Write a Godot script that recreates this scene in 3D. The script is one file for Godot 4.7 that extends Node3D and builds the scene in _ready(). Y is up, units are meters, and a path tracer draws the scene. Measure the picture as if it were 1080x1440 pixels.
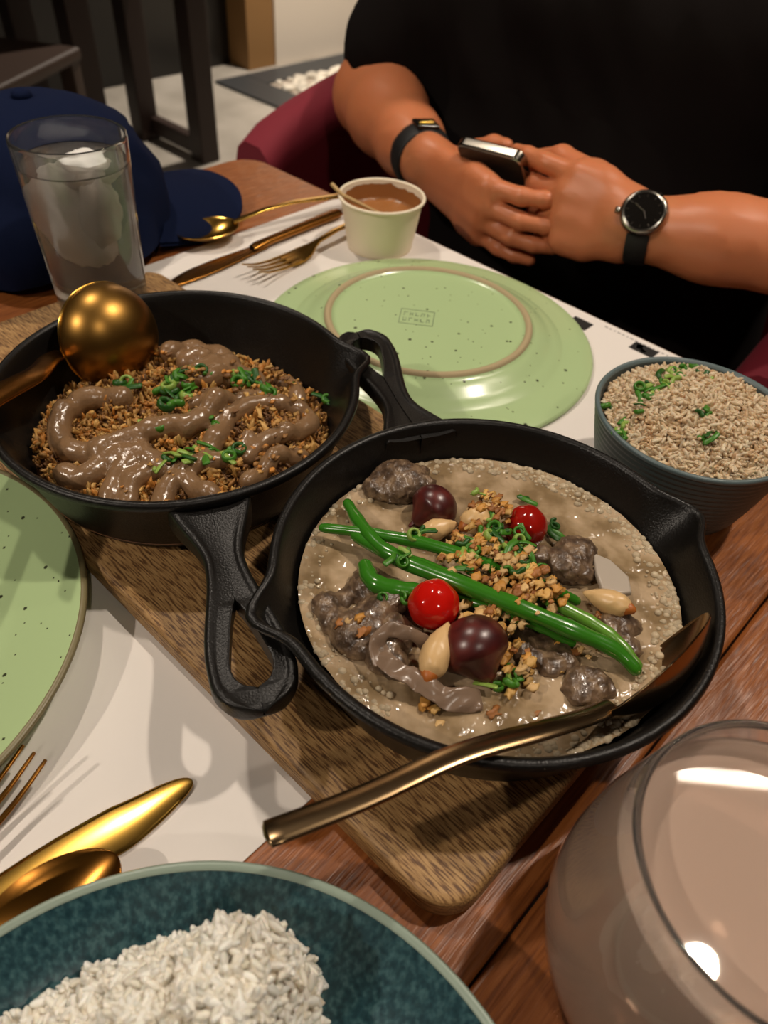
extends Node3D
# A restaurant table for two pans of food. World axes: the table's long edges run along x, y is up, the table top lies at y = 0.75.

const T := 0.75
var M := {}
var used_names := {}
var rng := RandomNumberGenerator.new()


# ---------------------------------------------------------------- geometry
class Geo:
	var v := PackedVector3Array()
	var idx := PackedInt32Array()
	var col := PackedColorArray()
	var sharp := false

	func quad(a: int, b: int, c: int, d: int) -> void:   # counter-clockwise from outside
		idx.append_array([a, b, c, a, c, d])

	func tri(a: int, b: int, c: int) -> void:
		idx.append_array([a, b, c])

	# rows of points; outward = along(column) to row direction as laid out in lathe()
	func rows(r: Array, closed := true, flip := false) -> void:
		var base := v.size()
		var n: int = r[0].size()
		for k in r.size():
			v.append_array(r[k])
		for i in r.size() - 1:
			for j in (n if closed else n - 1):
				var a := base + i * n + j
				var b := base + (i + 1) * n + j
				var c := base + (i + 1) * n + (j + 1) % n
				var d := base + i * n + (j + 1) % n
				if flip:
					quad(a, d, c, b)
				else:
					quad(a, b, c, d)

	func lathe(prof: Array, seg: int, at := Vector3.ZERO, b := Basis.IDENTITY) -> void:
		var base := v.size()
		var start := []
		for p in prof:
			start.append(v.size())
			if p.x < 1e-6:
				v.append(at + b * Vector3(0, p.y, 0))
			else:
				for j in seg:
					var a := TAU * j / seg
					v.append(at + b * Vector3(p.x * cos(a), p.y, p.x * sin(a)))
		for i in prof.size() - 1:
			var p0: bool = prof[i].x < 1e-6
			var p1: bool = prof[i + 1].x < 1e-6
			if p0 and p1:
				continue
			for j in seg:
				var k := (j + 1) % seg
				var s0: int = start[i]
				var s1: int = start[i + 1]
				if p0:
					tri(s0, s1 + j, s1 + k)
				elif p1:
					tri(s0 + j, s1, s0 + k)
				else:
					quad(s0 + j, s1 + j, s1 + k, s0 + k)
		assert(base >= 0)

	func tube(path: PackedVector3Array, radii: Array, seg: int, flat := 1.0, up := Vector3.UP, fixed := false) -> void:
		var n := path.size()
		var rws := []
		var ref := up
		for i in n:
			var t: Vector3 = (path[mini(i + 1, n - 1)] - path[maxi(i - 1, 0)]).normalized()
			if fixed:
				ref = up
			if absf(t.dot(ref)) > 0.99:
				ref = Vector3.RIGHT if absf(t.x) < 0.9 else Vector3.BACK
			var side := t.cross(ref).normalized()
			ref = side.cross(t).normalized()
			var rad: float = radii[i] if radii.size() == n else lerpf(radii[0], radii[-1], float(i) / (n - 1))
			var ring := PackedVector3Array()
			for j in seg:
				var a := TAU * j / seg
				ring.append(path[i] + side * cos(a) * rad + ref * sin(a) * rad * flat)
			if i == 0:
				rws.append(_cap_ring(path[i] - t * rad * flat * 0.7, ring, 0.02))
				rws.append(_cap_ring(path[i] - t * rad * flat * 0.5, ring, 0.6))
			rws.append(ring)
			if i == n - 1:
				rws.append(_cap_ring(path[i] + t * rad * flat * 0.5, ring, 0.6))
				rws.append(_cap_ring(path[i] + t * rad * flat * 0.7, ring, 0.02))
		rows(rws)

	func _cap_ring(c: Vector3, ring: PackedVector3Array, s: float) -> PackedVector3Array:
		var m := Vector3.ZERO
		for p in ring:
			m += p
		m /= ring.size()
		var out := PackedVector3Array()
		for p in ring:
			out.append(c + (p - m) * s)
		return out

	# a deformed ball: unit sphere -> b * p * (1 + noise)
	func ball(at: Vector3, b: Basis, nu: int, nv: int, noise: FastNoiseLite = null, amp := 0.0, freq := 1.0, seed_off := 0.0) -> void:
		var base := v.size()
		for i in nv + 1:
			var th := PI * i / nv
			for j in (1 if i == 0 or i == nv else nu):
				var ph := TAU * j / nu
				var d := Vector3(sin(th) * cos(ph), -cos(th), sin(th) * sin(ph))
				var s := 1.0
				if noise:
					s += amp * noise.get_noise_3d(d.x * freq + seed_off, d.y * freq, d.z * freq)
				v.append(at + b * (d * s))
		var at_row := func(i: int, j: int) -> int:
			return base if i == 0 else base + 1 + (i - 1) * nu + (j % nu if i < nv else 0)
		for i in nv:
			for j in nu:
				var a: int = at_row.call(i, j)
				var bb: int = at_row.call(i + 1, j)
				var c: int = at_row.call(i + 1, j + 1)
				var d2: int = at_row.call(i, j + 1)
				if i == 0:
					tri(a, bb, c)
				elif i == nv - 1:
					tri(a, bb, d2)
				else:
					quad(a, bb, c, d2)

	# flat piece from an outline in x-z, with rounded upper and lower edges
	func prism(outline: PackedVector2Array, y0: float, y1: float, bevel := 0.001, steps := 2) -> void:
		var o := outline.duplicate()
		var n := o.size()
		var area := 0.0
		for i in n:
			area += o[i].cross(o[(i + 1) % n])
		if area < 0.0:
			o.reverse()
		var nor := []
		for i in n:
			var t := (o[(i + 1) % n] - o[(i - 1 + n) % n]).normalized()
			nor.append(Vector2(t.y, -t.x))
		var low := []
		var high := []
		for s in steps + 1:
			var a := PI / 2 * s / steps
			low.append(_prism_ring(o, nor, y0 + bevel * (1.0 - cos(a)), -bevel * (1.0 - sin(a))))
			high.append(_prism_ring(o, nor, y1 - bevel * (1.0 - sin(a)), -bevel * (1.0 - cos(a))))
		rows(low + high)
		var tris := Geometry2D.triangulate_polygon(o)
		for top in 2:
			var b := v.size()
			v.append_array(high[-1] if top else low[0])
			for k in range(0, tris.size(), 3):
				var p: Vector3 = v[b + tris[k]]
				var q: Vector3 = v[b + tris[k + 1]]
				var r: Vector3 = v[b + tris[k + 2]]
				if ((q - p).cross(r - p).y > 0.0) == (top == 1):
					tri(b + tris[k], b + tris[k + 1], b + tris[k + 2])
				else:
					tri(b + tris[k], b + tris[k + 2], b + tris[k + 1])

	func _prism_ring(o: PackedVector2Array, nor: Array, y: float, off: float) -> PackedVector3Array:
		var out := PackedVector3Array()
		for i in o.size():
			var p: Vector2 = o[i] + nor[i] * off
			out.append(Vector3(p.x, y, p.y))
		return out

	func box(c: Vector3, s: Vector3, bev: float, b := Basis.IDENTITY) -> void:
		var h := s / 2.0
		var start := v.size()
		var o := PackedVector2Array()
		var r := minf(bev, minf(h.x, h.z) * 0.9)
		for k in 4:
			var cx: float = (h.x - r) * [1, -1, -1, 1][k]
			var cz: float = (h.z - r) * [1, 1, -1, -1][k]
			for q in 3:
				var a := PI / 2 * (k + q / 2.0)
				o.append(Vector2(cx + r * cos(a), cz + r * sin(a)))
		prism(o, -h.y, h.y, minf(bev, h.y * 0.9), 2)
		for i in range(start, v.size()):
			v[i] = c + b * v[i]

	func add(other: Geo, t := Transform3D.IDENTITY) -> void:
		var base := v.size()
		for p in other.v:
			v.append(t * p)
		for i in other.idx:
			idx.append(base + i)

	func build(origin: Vector3, m: Material) -> ArrayMesh:
		var n := PackedVector3Array()
		n.resize(v.size())
		for k in range(0, idx.size(), 3):
			var a := v[idx[k]]
			var c := (v[idx[k + 1]] - a).cross(v[idx[k + 2]] - a)
			n[idx[k]] += c
			n[idx[k + 1]] += c
			n[idx[k + 2]] += c
		var p := PackedVector3Array()
		p.resize(v.size())
		for i in v.size():
			n[i] = n[i].normalized() if n[i].length_squared() > 0.0 else Vector3.UP
			p[i] = v[i] - origin
		var f := PackedInt32Array()
		f.resize(idx.size())
		for k in range(0, idx.size(), 3):
			f[k] = idx[k]
			f[k + 1] = idx[k + 2]
			f[k + 2] = idx[k + 1]
		var arr := []
		arr.resize(Mesh.ARRAY_MAX)
		arr[Mesh.ARRAY_VERTEX] = p
		arr[Mesh.ARRAY_NORMAL] = n
		arr[Mesh.ARRAY_INDEX] = f
		if col.size() == v.size():
			arr[Mesh.ARRAY_COLOR] = col
		var out := ArrayMesh.new()
		out.add_surface_from_arrays(Mesh.PRIMITIVE_TRIANGLES, arr)
		out.surface_set_material(0, m)
		return out


# distances to tapered capsules joined with a smooth minimum, meshed as surface nets
class Field:
	var caps := []   # [a, b, ra, rb, k]

	func cap(a: Vector3, b: Vector3, ra: float, rb: float, k := 0.01) -> void:
		caps.append([a, b, ra, rb, k])

	func chain(p: Array, r: Array, k := 0.006) -> void:
		for i in p.size() - 1:
			cap(p[i], p[i + 1], r[i], r[i + 1], k)

	func mesh(geo: Geo, cell: float, lift := 0.0, cut = null) -> void:
		var lo := Vector3.INF
		var hi := -Vector3.INF
		for c in caps:
			var rr := Vector3.ONE * (maxf(c[2], c[3]) + lift + cell * 2.5)
			lo = lo.min(c[0] - rr).min(c[1] - rr)
			hi = hi.max(c[0] + rr).max(c[1] + rr)
		var nx := int((hi.x - lo.x) / cell) + 2
		var ny := int((hi.y - lo.y) / cell) + 2
		var nz := int((hi.z - lo.z) / cell) + 2
		var g := PackedFloat32Array()
		g.resize(nx * ny * nz)
		g.fill(10.0)
		for c in caps:
			var a: Vector3 = c[0]
			var b: Vector3 = c[1]
			var ra: float = c[2] + lift
			var rb: float = c[3] + lift
			var k: float = c[4]
			var rr: float = maxf(ra, rb) + maxf(k, cell * 2.2)
			var l := (a.min(b) - Vector3.ONE * rr - lo) / cell
			var h := (a.max(b) + Vector3.ONE * rr - lo) / cell
			var ab := b - a
			var den := maxf(ab.length_squared(), 1e-12)
			for z in range(maxi(0, int(l.z)), mini(nz, int(h.z) + 2)):
				for y in range(maxi(0, int(l.y)), mini(ny, int(h.y) + 2)):
					var row := (z * ny + y) * nx
					for x in range(maxi(0, int(l.x)), mini(nx, int(h.x) + 2)):
						var p := lo + Vector3(x, y, z) * cell
						var t := clampf((p - a).dot(ab) / den, 0.0, 1.0)
						var d := p.distance_to(a + ab * t) - lerpf(ra, rb, t)
						var o := g[row + x]
						var hh := maxf(k - absf(d - o), 0.0) / k
						g[row + x] = minf(d, o) - hh * hh * k * 0.25
		if cut != null:
			for z in nz:
				for y in ny:
					for x in nx:
						var q := (z * ny + y) * nx + x
						if g[q] < cell * 3.0:
							g[q] = maxf(g[q], cut.call(lo + Vector3(x, y, z) * cell))
		var at := PackedInt32Array()
		at.resize(g.size())
		at.fill(-1)
		var sx := 1
		var sy := nx
		var sz := nx * ny
		var off := [0, sx, sy, sx + sy, sz, sx + sz, sy + sz, sx + sy + sz]
		for z in nz - 1:
			for y in ny - 1:
				for x in nx - 1:
					var q := z * sz + y * sy + x
					var s := int(g[q] < 0.0) + int(g[q + 1] < 0.0) + int(g[q + sy] < 0.0) + int(g[q + sy + 1] < 0.0) + int(g[q + sz] < 0.0) + int(g[q + sz + 1] < 0.0) + int(g[q + sz + sy] < 0.0) + int(g[q + sz + sy + 1] < 0.0)
					if s == 0 or s == 8:
						continue
					var sum := Vector3.ZERO
					var cnt := 0
					for e in EDGES:
						var d0: float = g[q + off[e[0]]]
						var d1: float = g[q + off[e[1]]]
						if (d0 < 0.0) != (d1 < 0.0):
							var t := d0 / (d0 - d1)
							sum += Vector3(CORN[e[0]]).lerp(Vector3(CORN[e[1]]), t)
							cnt += 1
					at[q] = geo.v.size()
					geo.v.append(lo + (Vector3(x, y, z) + sum / cnt) * cell)
		for z in range(1, nz - 1):
			for y in range(1, ny - 1):
				for x in range(1, nx - 1):
					var q := z * sz + y * sy + x
					var inside := g[q] < 0.0
					for ax in 3:
						var st: int = [sx, sy, sz][ax]
						if inside == (g[q + st] < 0.0):
							continue
						var u: int = [sy, sz, sx][ax]
						var w: int = [sz, sx, sy][ax]
						var a := at[q - u - w]
						var b := at[q - w]
						var c := at[q]
						var d := at[q - u]
						if a < 0 or b < 0 or c < 0 or d < 0:
							continue
						if inside:
							geo.quad(a, b, c, d)
						else:
							geo.quad(a, d, c, b)

	const CORN := [Vector3i(0, 0, 0), Vector3i(1, 0, 0), Vector3i(0, 1, 0), Vector3i(1, 1, 0), Vector3i(0, 0, 1), Vector3i(1, 0, 1), Vector3i(0, 1, 1), Vector3i(1, 1, 1)]
	const EDGES := [[0, 1], [2, 3], [4, 5], [6, 7], [0, 2], [1, 3], [4, 6], [5, 7], [0, 4], [1, 5], [2, 6], [3, 7]]


# ---------------------------------------------------------------- scene helpers
func thing(called: String, label: String, category: String, at: Vector3, group := "", kind := "") -> Node3D:
	var o := Node3D.new()
	o.name = numbered(called)
	o.position = at
	add_child(o, true)
	tag(o, label, category, group, kind)
	return o


func numbered(called: String) -> String:
	var n: int = used_names.get(called, 0)
	used_names[called] = n + 1
	return called if n == 0 else "%s_%03d" % [called, n]


func tag(o: Node, label: String, category: String, group := "", kind := "") -> void:
	if label:
		o.set_meta("label", label)
	if category:
		o.set_meta("category", category)
	if group:
		o.set_meta("group", group)
	if kind:
		o.set_meta("kind", kind)


func place_of(n: Node) -> Vector3:
	var p := Vector3.ZERO
	while n != self:
		p += n.position
		n = n.get_parent()
	return p


func obj(called: String, g: Geo, m: Material, parent: Node = null, label := "") -> MeshInstance3D:
	var o := MeshInstance3D.new()
	var origin := Vector3.ZERO
	if parent:
		origin = place_of(parent)
		o.name = called
		parent.add_child(o, true)
		o.mesh = g.build(origin, m)
	else:
		var lo := Vector3.INF
		var hi := -Vector3.INF
		for p in g.v:
			lo = lo.min(p)
			hi = hi.max(p)
		origin = Vector3((lo.x + hi.x) / 2.0, lo.y, (lo.z + hi.z) / 2.0)
		o.name = numbered(called)
		add_child(o, true)
		o.position = origin
		o.mesh = g.build(origin, m)
	if label:
		o.set_meta("label", label)
	return o


func solo(called: String, g: Geo, m: Material, label: String, category: String, group := "", kind := "") -> MeshInstance3D:
	var o := obj(called, g, m)
	tag(o, label, category, group, kind)
	return o


func struct(called: String, g: Geo, m: Material, label := "", category := "") -> MeshInstance3D:
	var o := obj(called, g, m)
	tag(o, label, category, "", "structure")
	return o


func dup(src: Node3D, at: Vector3, b: Basis, label := "", group := "") -> Node3D:
	var c: Node3D = src.duplicate()
	c.name = numbered(String(src.name).rstrip("0123456789").rstrip("_"))
	add_child(c, true)
	c.transform = Transform3D(b, at)
	if label:
		c.set_meta("label", label)
	if group:
		c.set_meta("group", group)
	return c


func scatter(called: String, mesh: Mesh, where: Array, tints: Array, parent: Node, kind := "stuff") -> MultiMeshInstance3D:
	var mm := MultiMesh.new()
	mm.transform_format = MultiMesh.TRANSFORM_3D
	mm.use_colors = true
	mm.mesh = mesh
	mm.instance_count = where.size()
	for i in where.size():
		mm.set_instance_transform(i, where[i])
		mm.set_instance_color(i, tints[i])
	var o := MultiMeshInstance3D.new()
	o.name = called
	o.multimesh = mm
	parent.add_child(o, true)
	o.set_meta("kind", kind)
	return o


func spline(p: Array, per := 6) -> PackedVector3Array:
	var out := PackedVector3Array()
	for i in p.size() - 1:
		var a: Vector3 = p[maxi(i - 1, 0)]
		var b: Vector3 = p[i]
		var c: Vector3 = p[i + 1]
		var d: Vector3 = p[mini(i + 2, p.size() - 1)]
		for k in per:
			out.append(b.cubic_interpolate(c, a, d, float(k) / per))
	out.append(p[-1])
	return out


func arc_outline(w: float, d: float, r: float, cx: float, cz: float, seg := 6) -> PackedVector2Array:
	var o := PackedVector2Array()
	for k in 4:
		var px: float = cx + (w / 2.0 - r) * [1, -1, -1, 1][k]
		var pz: float = cz + (d / 2.0 - r) * [1, 1, -1, -1][k]
		for q in seg + 1:
			var a := PI / 2 * (k + float(q) / seg)
			o.append(Vector2(px + r * cos(a), pz + r * sin(a)))
	return o


func turn_to(dir: Vector3, roll := 0.0) -> Basis:   # local y along dir
	var y := dir.normalized()
	var x := y.cross(Vector3.FORWARD if absf(y.z) < 0.9 else Vector3.RIGHT).normalized()
	return Basis(x, y, x.cross(y)).rotated(y, roll)


func any_turn() -> Basis:
	return Basis.from_euler(Vector3(rng.randf() * TAU, rng.randf() * TAU, rng.randf() * TAU))


func noise(freq: float, kind := FastNoiseLite.TYPE_SIMPLEX_SMOOTH, octaves := 3, sd := 1) -> FastNoiseLite:
	var n := FastNoiseLite.new()
	n.noise_type = kind
	n.frequency = freq
	n.fractal_octaves = octaves
	n.fractal_type = FastNoiseLite.FRACTAL_FBM if octaves > 1 else FastNoiseLite.FRACTAL_NONE
	n.seed = sd
	return n


func tex(n: FastNoiseLite, stops: Array, cols: Array, size := 512, bump := -1.0) -> NoiseTexture2D:
	var t := NoiseTexture2D.new()
	t.width = size
	t.height = size
	t.seamless = true
	t.noise = n
	if bump > 0.0:
		t.as_normal_map = true
		t.bump_strength = bump
	elif stops:
		var g := Gradient.new()
		g.offsets = PackedFloat32Array(stops)
		g.colors = PackedColorArray(cols)
		t.color_ramp = g
	return t


func mat(called: String, c: Color, rough := 0.5, metal := 0.0, spec := 0.5) -> StandardMaterial3D:
	var m := StandardMaterial3D.new()
	m.resource_name = called
	m.albedo_color = c
	m.roughness = rough
	m.metallic = metal
	m.metallic_specular = spec
	M[called] = m
	return m


func planar(m: StandardMaterial3D, t: Texture2D, scale: Vector3, world := true) -> StandardMaterial3D:
	m.albedo_texture = t
	m.uv1_triplanar = true
	m.uv1_world_triplanar = world
	m.uv1_scale = scale
	m.uv1_triplanar_sharpness = 4.0
	return m


func bumpy(m: StandardMaterial3D, t: Texture2D, s: float, scale := Vector3.ZERO) -> StandardMaterial3D:
	m.normal_enabled = true
	m.normal_texture = t
	m.normal_scale = s
	if scale != Vector3.ZERO:
		m.uv1_triplanar = true
		m.uv1_world_triplanar = true
		m.uv1_scale = scale
	return m


func rgb(r: float, g: float, b: float) -> Color:
	return Color(r / 255.0, g / 255.0, b / 255.0)


func lamp(at: Vector3, towards: Vector3, energy: float, angle: float, c: Color, size := 0.05, where := "", n := "spot_light") -> void:
	# a recessed ceiling downlight: trim ring, glowing disc and a light of the same size just below it
	var t := thing("ceiling_downlight", "round recessed ceiling downlight with a white trim ring " + where, "ceiling lamp", at, "recessed ceiling downlights")
	var g := Geo.new()
	g.lathe([Vector2(0.055, 0.03), Vector2(0.075, 0.03), Vector2(0.078, -0.004), Vector2(0.07, -0.008), Vector2(0.058, -0.004), Vector2(0.055, 0.03)], 32, at)
	obj("trim_ring", g, M.white_paint, t)
	var d := Geo.new()
	d.lathe([Vector2(0, -0.001), Vector2(0.055, -0.001), Vector2(0.055, 0.005), Vector2(0, 0.005)], 32, at)
	obj("glowing_disc", d, M.lamp_glow, t)
	var l := SpotLight3D.new()
	l.name = n
	l.light_energy = energy * 1.15
	l.light_color = c
	l.light_size = size
	l.spot_angle = angle
	l.spot_angle_attenuation = 0.6
	l.spot_range = 12.0
	l.spot_attenuation = 2.0
	l.shadow_enabled = true
	t.add_child(l, true)
	l.position = Vector3(0, -0.012, 0)
	l.look_at_from_position(at + Vector3(0, -0.012, 0), towards, Vector3.RIGHT)


func strip_lamp(at: Vector3, turn: float, length: float, energy: float, c: Color) -> void:
	var t := thing("ceiling_strip_light", "slim linear ceiling light above the diner", "ceiling lamp", at)
	var b := Basis(Vector3.UP, turn)
	var g := Geo.new()
	g.box(at + Vector3(0, 0.022, 0), Vector3(length + 0.03, 0.035, 0.07), 0.004, b)
	obj("housing", g, M.white_paint, t)
	g = Geo.new()
	g.box(at, Vector3(length, 0.012, 0.05), 0.004, b)
	obj("glowing_diffuser", g, M.lamp_glow, t)
	var l := AreaLight3D.new()
	l.name = "area_light"
	l.area_size = Vector2(length, 0.05)
	l.light_energy = energy
	l.light_color = c
	l.area_range = 12.0
	l.area_attenuation = 2.0
	l.shadow_enabled = true
	t.add_child(l, true)
	l.transform = Transform3D(b * Basis(Vector3.RIGHT, -PI / 2), Vector3(0, -0.010, 0))


# ---------------------------------------------------------------- the scene
func _ready() -> void:
	rng.seed = 7
	# camera, sky, lamps and exposure
	var cam := Camera3D.new()
	cam.name = "camera"
	var att := CameraAttributesPhysical.new()
	att.frustum_focal_length = 17.67
	att.frustum_focus_distance = 0.36
	att.frustum_near = 0.02
	att.frustum_far = 40.0
	att.exposure_aperture = 7.0
	cam.attributes = att
	add_child(cam)
	cam.transform = Transform3D(Basis(Vector3(0.72162, 0.05707, -0.68994), Vector3(-0.51608, 0.70862, -0.48117), Vector3(0.46144, 0.70328, 0.5408)), Vector3(0, T + 0.31908, 0))
	cam.fov = 68.353
	cam.near = 0.02
	cam.far = 40.0
	cam.current = true
	var we := WorldEnvironment.new()
	we.name = "environment"
	var env := Environment.new()
	env.background_mode = Environment.BG_COLOR
	env.background_color = Color(0.02, 0.018, 0.016)
	env.tonemap_mode = Environment.TONE_MAPPER_LINEAR
	env.tonemap_exposure = 0.9
	env.sdfgi_enabled = true
	env.ssao_enabled = true
	env.ssil_enabled = true
	we.environment = env
	add_child(we)
	make_materials()
	var warm := Color(1.0, 0.94, 0.87)
	lamp(Vector3(0.31, 2.89, -1.13), Vector3(-0.15, T, -0.15), 2.7, 34.0, warm, 0.045, "nearest the strip light")
	lamp(Vector3(-1.35, 2.89, -0.35), Vector3(-0.35, T, -0.4), 1.9, 36.0, warm, 0.05, "above the navy cap")
	lamp(Vector3(-0.90, 2.89, 1.9), Vector3(-0.35, T, -0.35), 3.8, 34.0, warm, 0.05, "behind the camera")
	lamp(Vector3(-2.45, 2.89, -2.75), Vector3(-2.85, 0, -2.75), 11.0, 55.0, warm, 0.05, "over the pebble bed")
	lamp(Vector3(1.3, 2.89, 0.6), Vector3(0.4, T, 0.0), 0.9, 45.0, warm, 0.05, "at the tumbler's side of the room")
	strip_lamp(Vector3(0.22, 2.86, -1.73), 0.68, 0.55, 0.5, warm)
	build_room()
	build_tables()
	build_skillets()
	build_plates_and_bowls()
	build_glasses()
	build_cutlery()
	build_cap_and_cup()
	build_left_food()
	build_stew()
	build_rice()
	build_person()


func make_materials() -> void:
	mat("white_paint", Color(0.85, 0.83, 0.79), 0.6)
	var glow := mat("lamp_glow", Color(1, 0.95, 0.88), 0.4)
	glow.emission_enabled = true
	glow.emission = Color(1.0, 0.88, 0.74)
	glow.emission_energy_multiplier = 12.0
	# wood of the dining tables: fine grain along z, broader tone along z
	var w := mat("table_wood", Color(1, 1, 1), 0.36, 0.0, 0.5)
	planar(w, tex(noise(0.025, FastNoiseLite.TYPE_SIMPLEX_SMOOTH, 4, 11), [0.0, 0.35, 0.6, 1.0], [rgb(104, 55, 24), rgb(138, 78, 36), rgb(152, 89, 43), rgb(170, 104, 54)], 512), Vector3(30, 30, 1.7))
	bumpy(w, tex(noise(0.03, FastNoiseLite.TYPE_SIMPLEX_SMOOTH, 3, 12), [], [], 512, 4.0), 0.35)
	var wb := mat("board_wood", Color(1, 1, 1), 0.55)
	planar(wb, tex(noise(0.022, FastNoiseLite.TYPE_SIMPLEX_SMOOTH, 4, 21), [0.0, 0.36, 0.46, 0.7, 1.0], [rgb(74, 47, 24), rgb(112, 78, 44), rgb(156, 119, 73), rgb(174, 137, 88), rgb(192, 155, 104)], 512), Vector3(6.0, 66, 66))
	bumpy(wb, tex(noise(0.04, FastNoiseLite.TYPE_SIMPLEX_SMOOTH, 3, 22), [], [], 512, 4.0), 0.4)
	mat("board_edge", rgb(110, 72, 36), 0.6)
	var iron := mat("cast_iron", Color(0.070, 0.062, 0.055), 0.38, 0.0, 0.42)
	bumpy(iron, tex(noise(0.05, FastNoiseLite.TYPE_SIMPLEX_SMOOTH, 3, 31), [], [], 512, 6.0), 0.32, Vector3(26, 26, 26))
	mat("paper", Color(0.90, 0.875, 0.85), 0.75)
	mat("print_black", Color(0.06, 0.06, 0.06), 0.7)
	mat("print_grey", Color(0.62, 0.60, 0.58), 0.7)
	mat("gold", Color(0.80, 0.63, 0.30), 0.20, 1.0)
	mat("brushed_gold", Color(0.64, 0.48, 0.24), 0.36, 1.0)
	mat("dark_gold", Color(0.62, 0.42, 0.18), 0.26, 1.0)
	mat("champagne", Color(0.60, 0.50, 0.37), 0.24, 1.0)
	# celadon glaze with dark specks
	var im := Image.create(1024, 1024, false, Image.FORMAT_RGBA8)
	im.fill(rgb(176, 200, 148))
	for k in 420:
		var x := rng.randi_range(4, 1018)
		var y := rng.randi_range(4, 1018)
		var s := 1 + int(3.2 * pow(rng.randf(), 3.0))
		for dx in range(-s, s + 1):
			for dy in range(-s, s + 1):
				if dx * dx + dy * dy <= s * s:
					im.set_pixel(x + dx, y + dy, rgb(58, 62, 44))
	var gl := mat("celadon", Color(1, 1, 1), 0.22, 0.0, 0.5)
	planar(gl, ImageTexture.create_from_image(im), Vector3(3.0, 3.0, 3.0))
	mat("bare_clay", rgb(176, 158, 122), 0.8)
	mat("stamp_ink", rgb(128, 146, 112), 0.5)
	mat("glaze_edge", rgb(122, 112, 78), 0.4)
	var teal := mat("teal_glaze", Color(1, 1, 1), 0.25)
	planar(teal, tex(noise(0.06, FastNoiseLite.TYPE_SIMPLEX_SMOOTH, 4, 41), [0.2, 0.5, 0.75], [rgb(26, 52, 60), rgb(40, 72, 80), rgb(66, 100, 104)], 512), Vector3(9, 9, 9))
	mat("teal_edge", rgb(140, 156, 142), 0.35)
	mat("grey_glaze", rgb(60, 70, 70), 0.4)
	mat("grey_edge", rgb(92, 108, 110), 0.4)
	var glass := mat("clear_glass", Color(0.97, 0.98, 0.98, 0.02), 0.02)
	glass.transparency = BaseMaterial3D.TRANSPARENCY_ALPHA
	glass.refraction_enabled = true
	glass.refraction_scale = 0.047
	var frost := mat("misted_water", Color(0.86, 0.83, 0.80, 0.09), 0.05)
	frost.transparency = BaseMaterial3D.TRANSPARENCY_ALPHA
	frost.refraction_enabled = true
	frost.refraction_scale = 0.033
	var milky := mat("pale_water", Color(0.91, 0.79, 0.71, 0.5), 0.02)
	milky.transparency = BaseMaterial3D.TRANSPARENCY_ALPHA
	milky.refraction_enabled = true
	milky.refraction_scale = 0.033
	var ice := mat("ice", Color(0.96, 0.95, 0.93, 0.92), 0.4)
	ice.transparency = BaseMaterial3D.TRANSPARENCY_ALPHA
	ice.refraction_enabled = true
	ice.refraction_scale = 0.031
	var navy := mat("navy_cloth", rgb(18, 27, 54), 0.9, 0.0, 0.2)
	bumpy(navy, tex(noise(0.2, FastNoiseLite.TYPE_SIMPLEX, 1, 51), [], [], 256, 3.0), 0.4, Vector3(30, 30, 30))
	mat("cup_paper", rgb(244, 230, 204), 0.6)
	mat("brown_sauce", rgb(158, 104, 58), 0.3)
	mat("pick_wood", rgb(196, 164, 112), 0.7)
	# room
	var con := mat("concrete", Color(1, 1, 1), 0.45)
	planar(con, tex(noise(0.012, FastNoiseLite.TYPE_SIMPLEX_SMOOTH, 4, 61), [0.2, 0.8], [rgb(150, 144, 134), rgb(176, 170, 160)], 512), Vector3(0.5, 0.5, 0.5))
	mat("dark_stone", rgb(52, 54, 56), 0.5)
	mat("pebble", rgb(232, 226, 212), 0.6)
	M.pebble.vertex_color_use_as_albedo = true
	mat("wall_white", rgb(236, 226, 212), 0.85)
	mat("wall_brown", rgb(96, 74, 56), 0.8)
	mat("trim_wood", rgb(150, 112, 66), 0.6)
	mat("dark_panel", rgb(20, 18, 16), 0.35)
	mat("dark_wood", rgb(44, 28, 22), 0.5)
	mat("brown_wood", rgb(50, 32, 20), 0.55)
	mat("ceiling_paint", rgb(84, 74, 64), 0.9)
	var red := mat("maroon_cloth", rgb(128, 26, 44), 0.8)
	red.rim_enabled = true
	red.rim = 0.3
	# food
	mat("crumb", Color(1, 1, 1), 0.55)
	M.crumb.vertex_color_use_as_albedo = true
	mat("mound", rgb(96, 60, 28), 0.7)
	var gravy := mat("gravy", rgb(134, 104, 74), 0.24, 0.0, 0.6)
	bumpy(gravy, tex(noise(0.05, FastNoiseLite.TYPE_SIMPLEX_SMOOTH, 3, 71), [], [], 256, 4.0), 0.35, Vector3(20, 20, 20))
	var broth := mat("broth", Color(1, 1, 1), 0.14, 0.0, 0.55)
	planar(broth, tex(noise(0.012, FastNoiseLite.TYPE_SIMPLEX_SMOOTH, 4, 73), [0.25, 0.5, 0.75], [rgb(132, 110, 80), rgb(162, 139, 108), rgb(184, 160, 130)], 512), Vector3(6, 6, 6))
	bumpy(broth, tex(noise(0.03, FastNoiseLite.TYPE_SIMPLEX_SMOOTH, 3, 72), [], [], 512, 5.0), 0.6)
	var meat := mat("meat", Color(1, 1, 1), 0.38, 0.0, 0.55)
	planar(meat, tex(noise(0.02, FastNoiseLite.TYPE_SIMPLEX_SMOOTH, 4, 74), [0.2, 0.5, 0.8], [rgb(66, 50, 38), rgb(100, 79, 60), rgb(136, 112, 86)], 512), Vector3(12, 12, 12))
	bumpy(meat, tex(noise(0.05, FastNoiseLite.TYPE_SIMPLEX_SMOOTH, 3, 75), [], [], 512, 6.0), 0.4)
	meat.clearcoat_enabled = true
	meat.clearcoat = 0.35
	meat.clearcoat_roughness = 0.12
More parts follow.
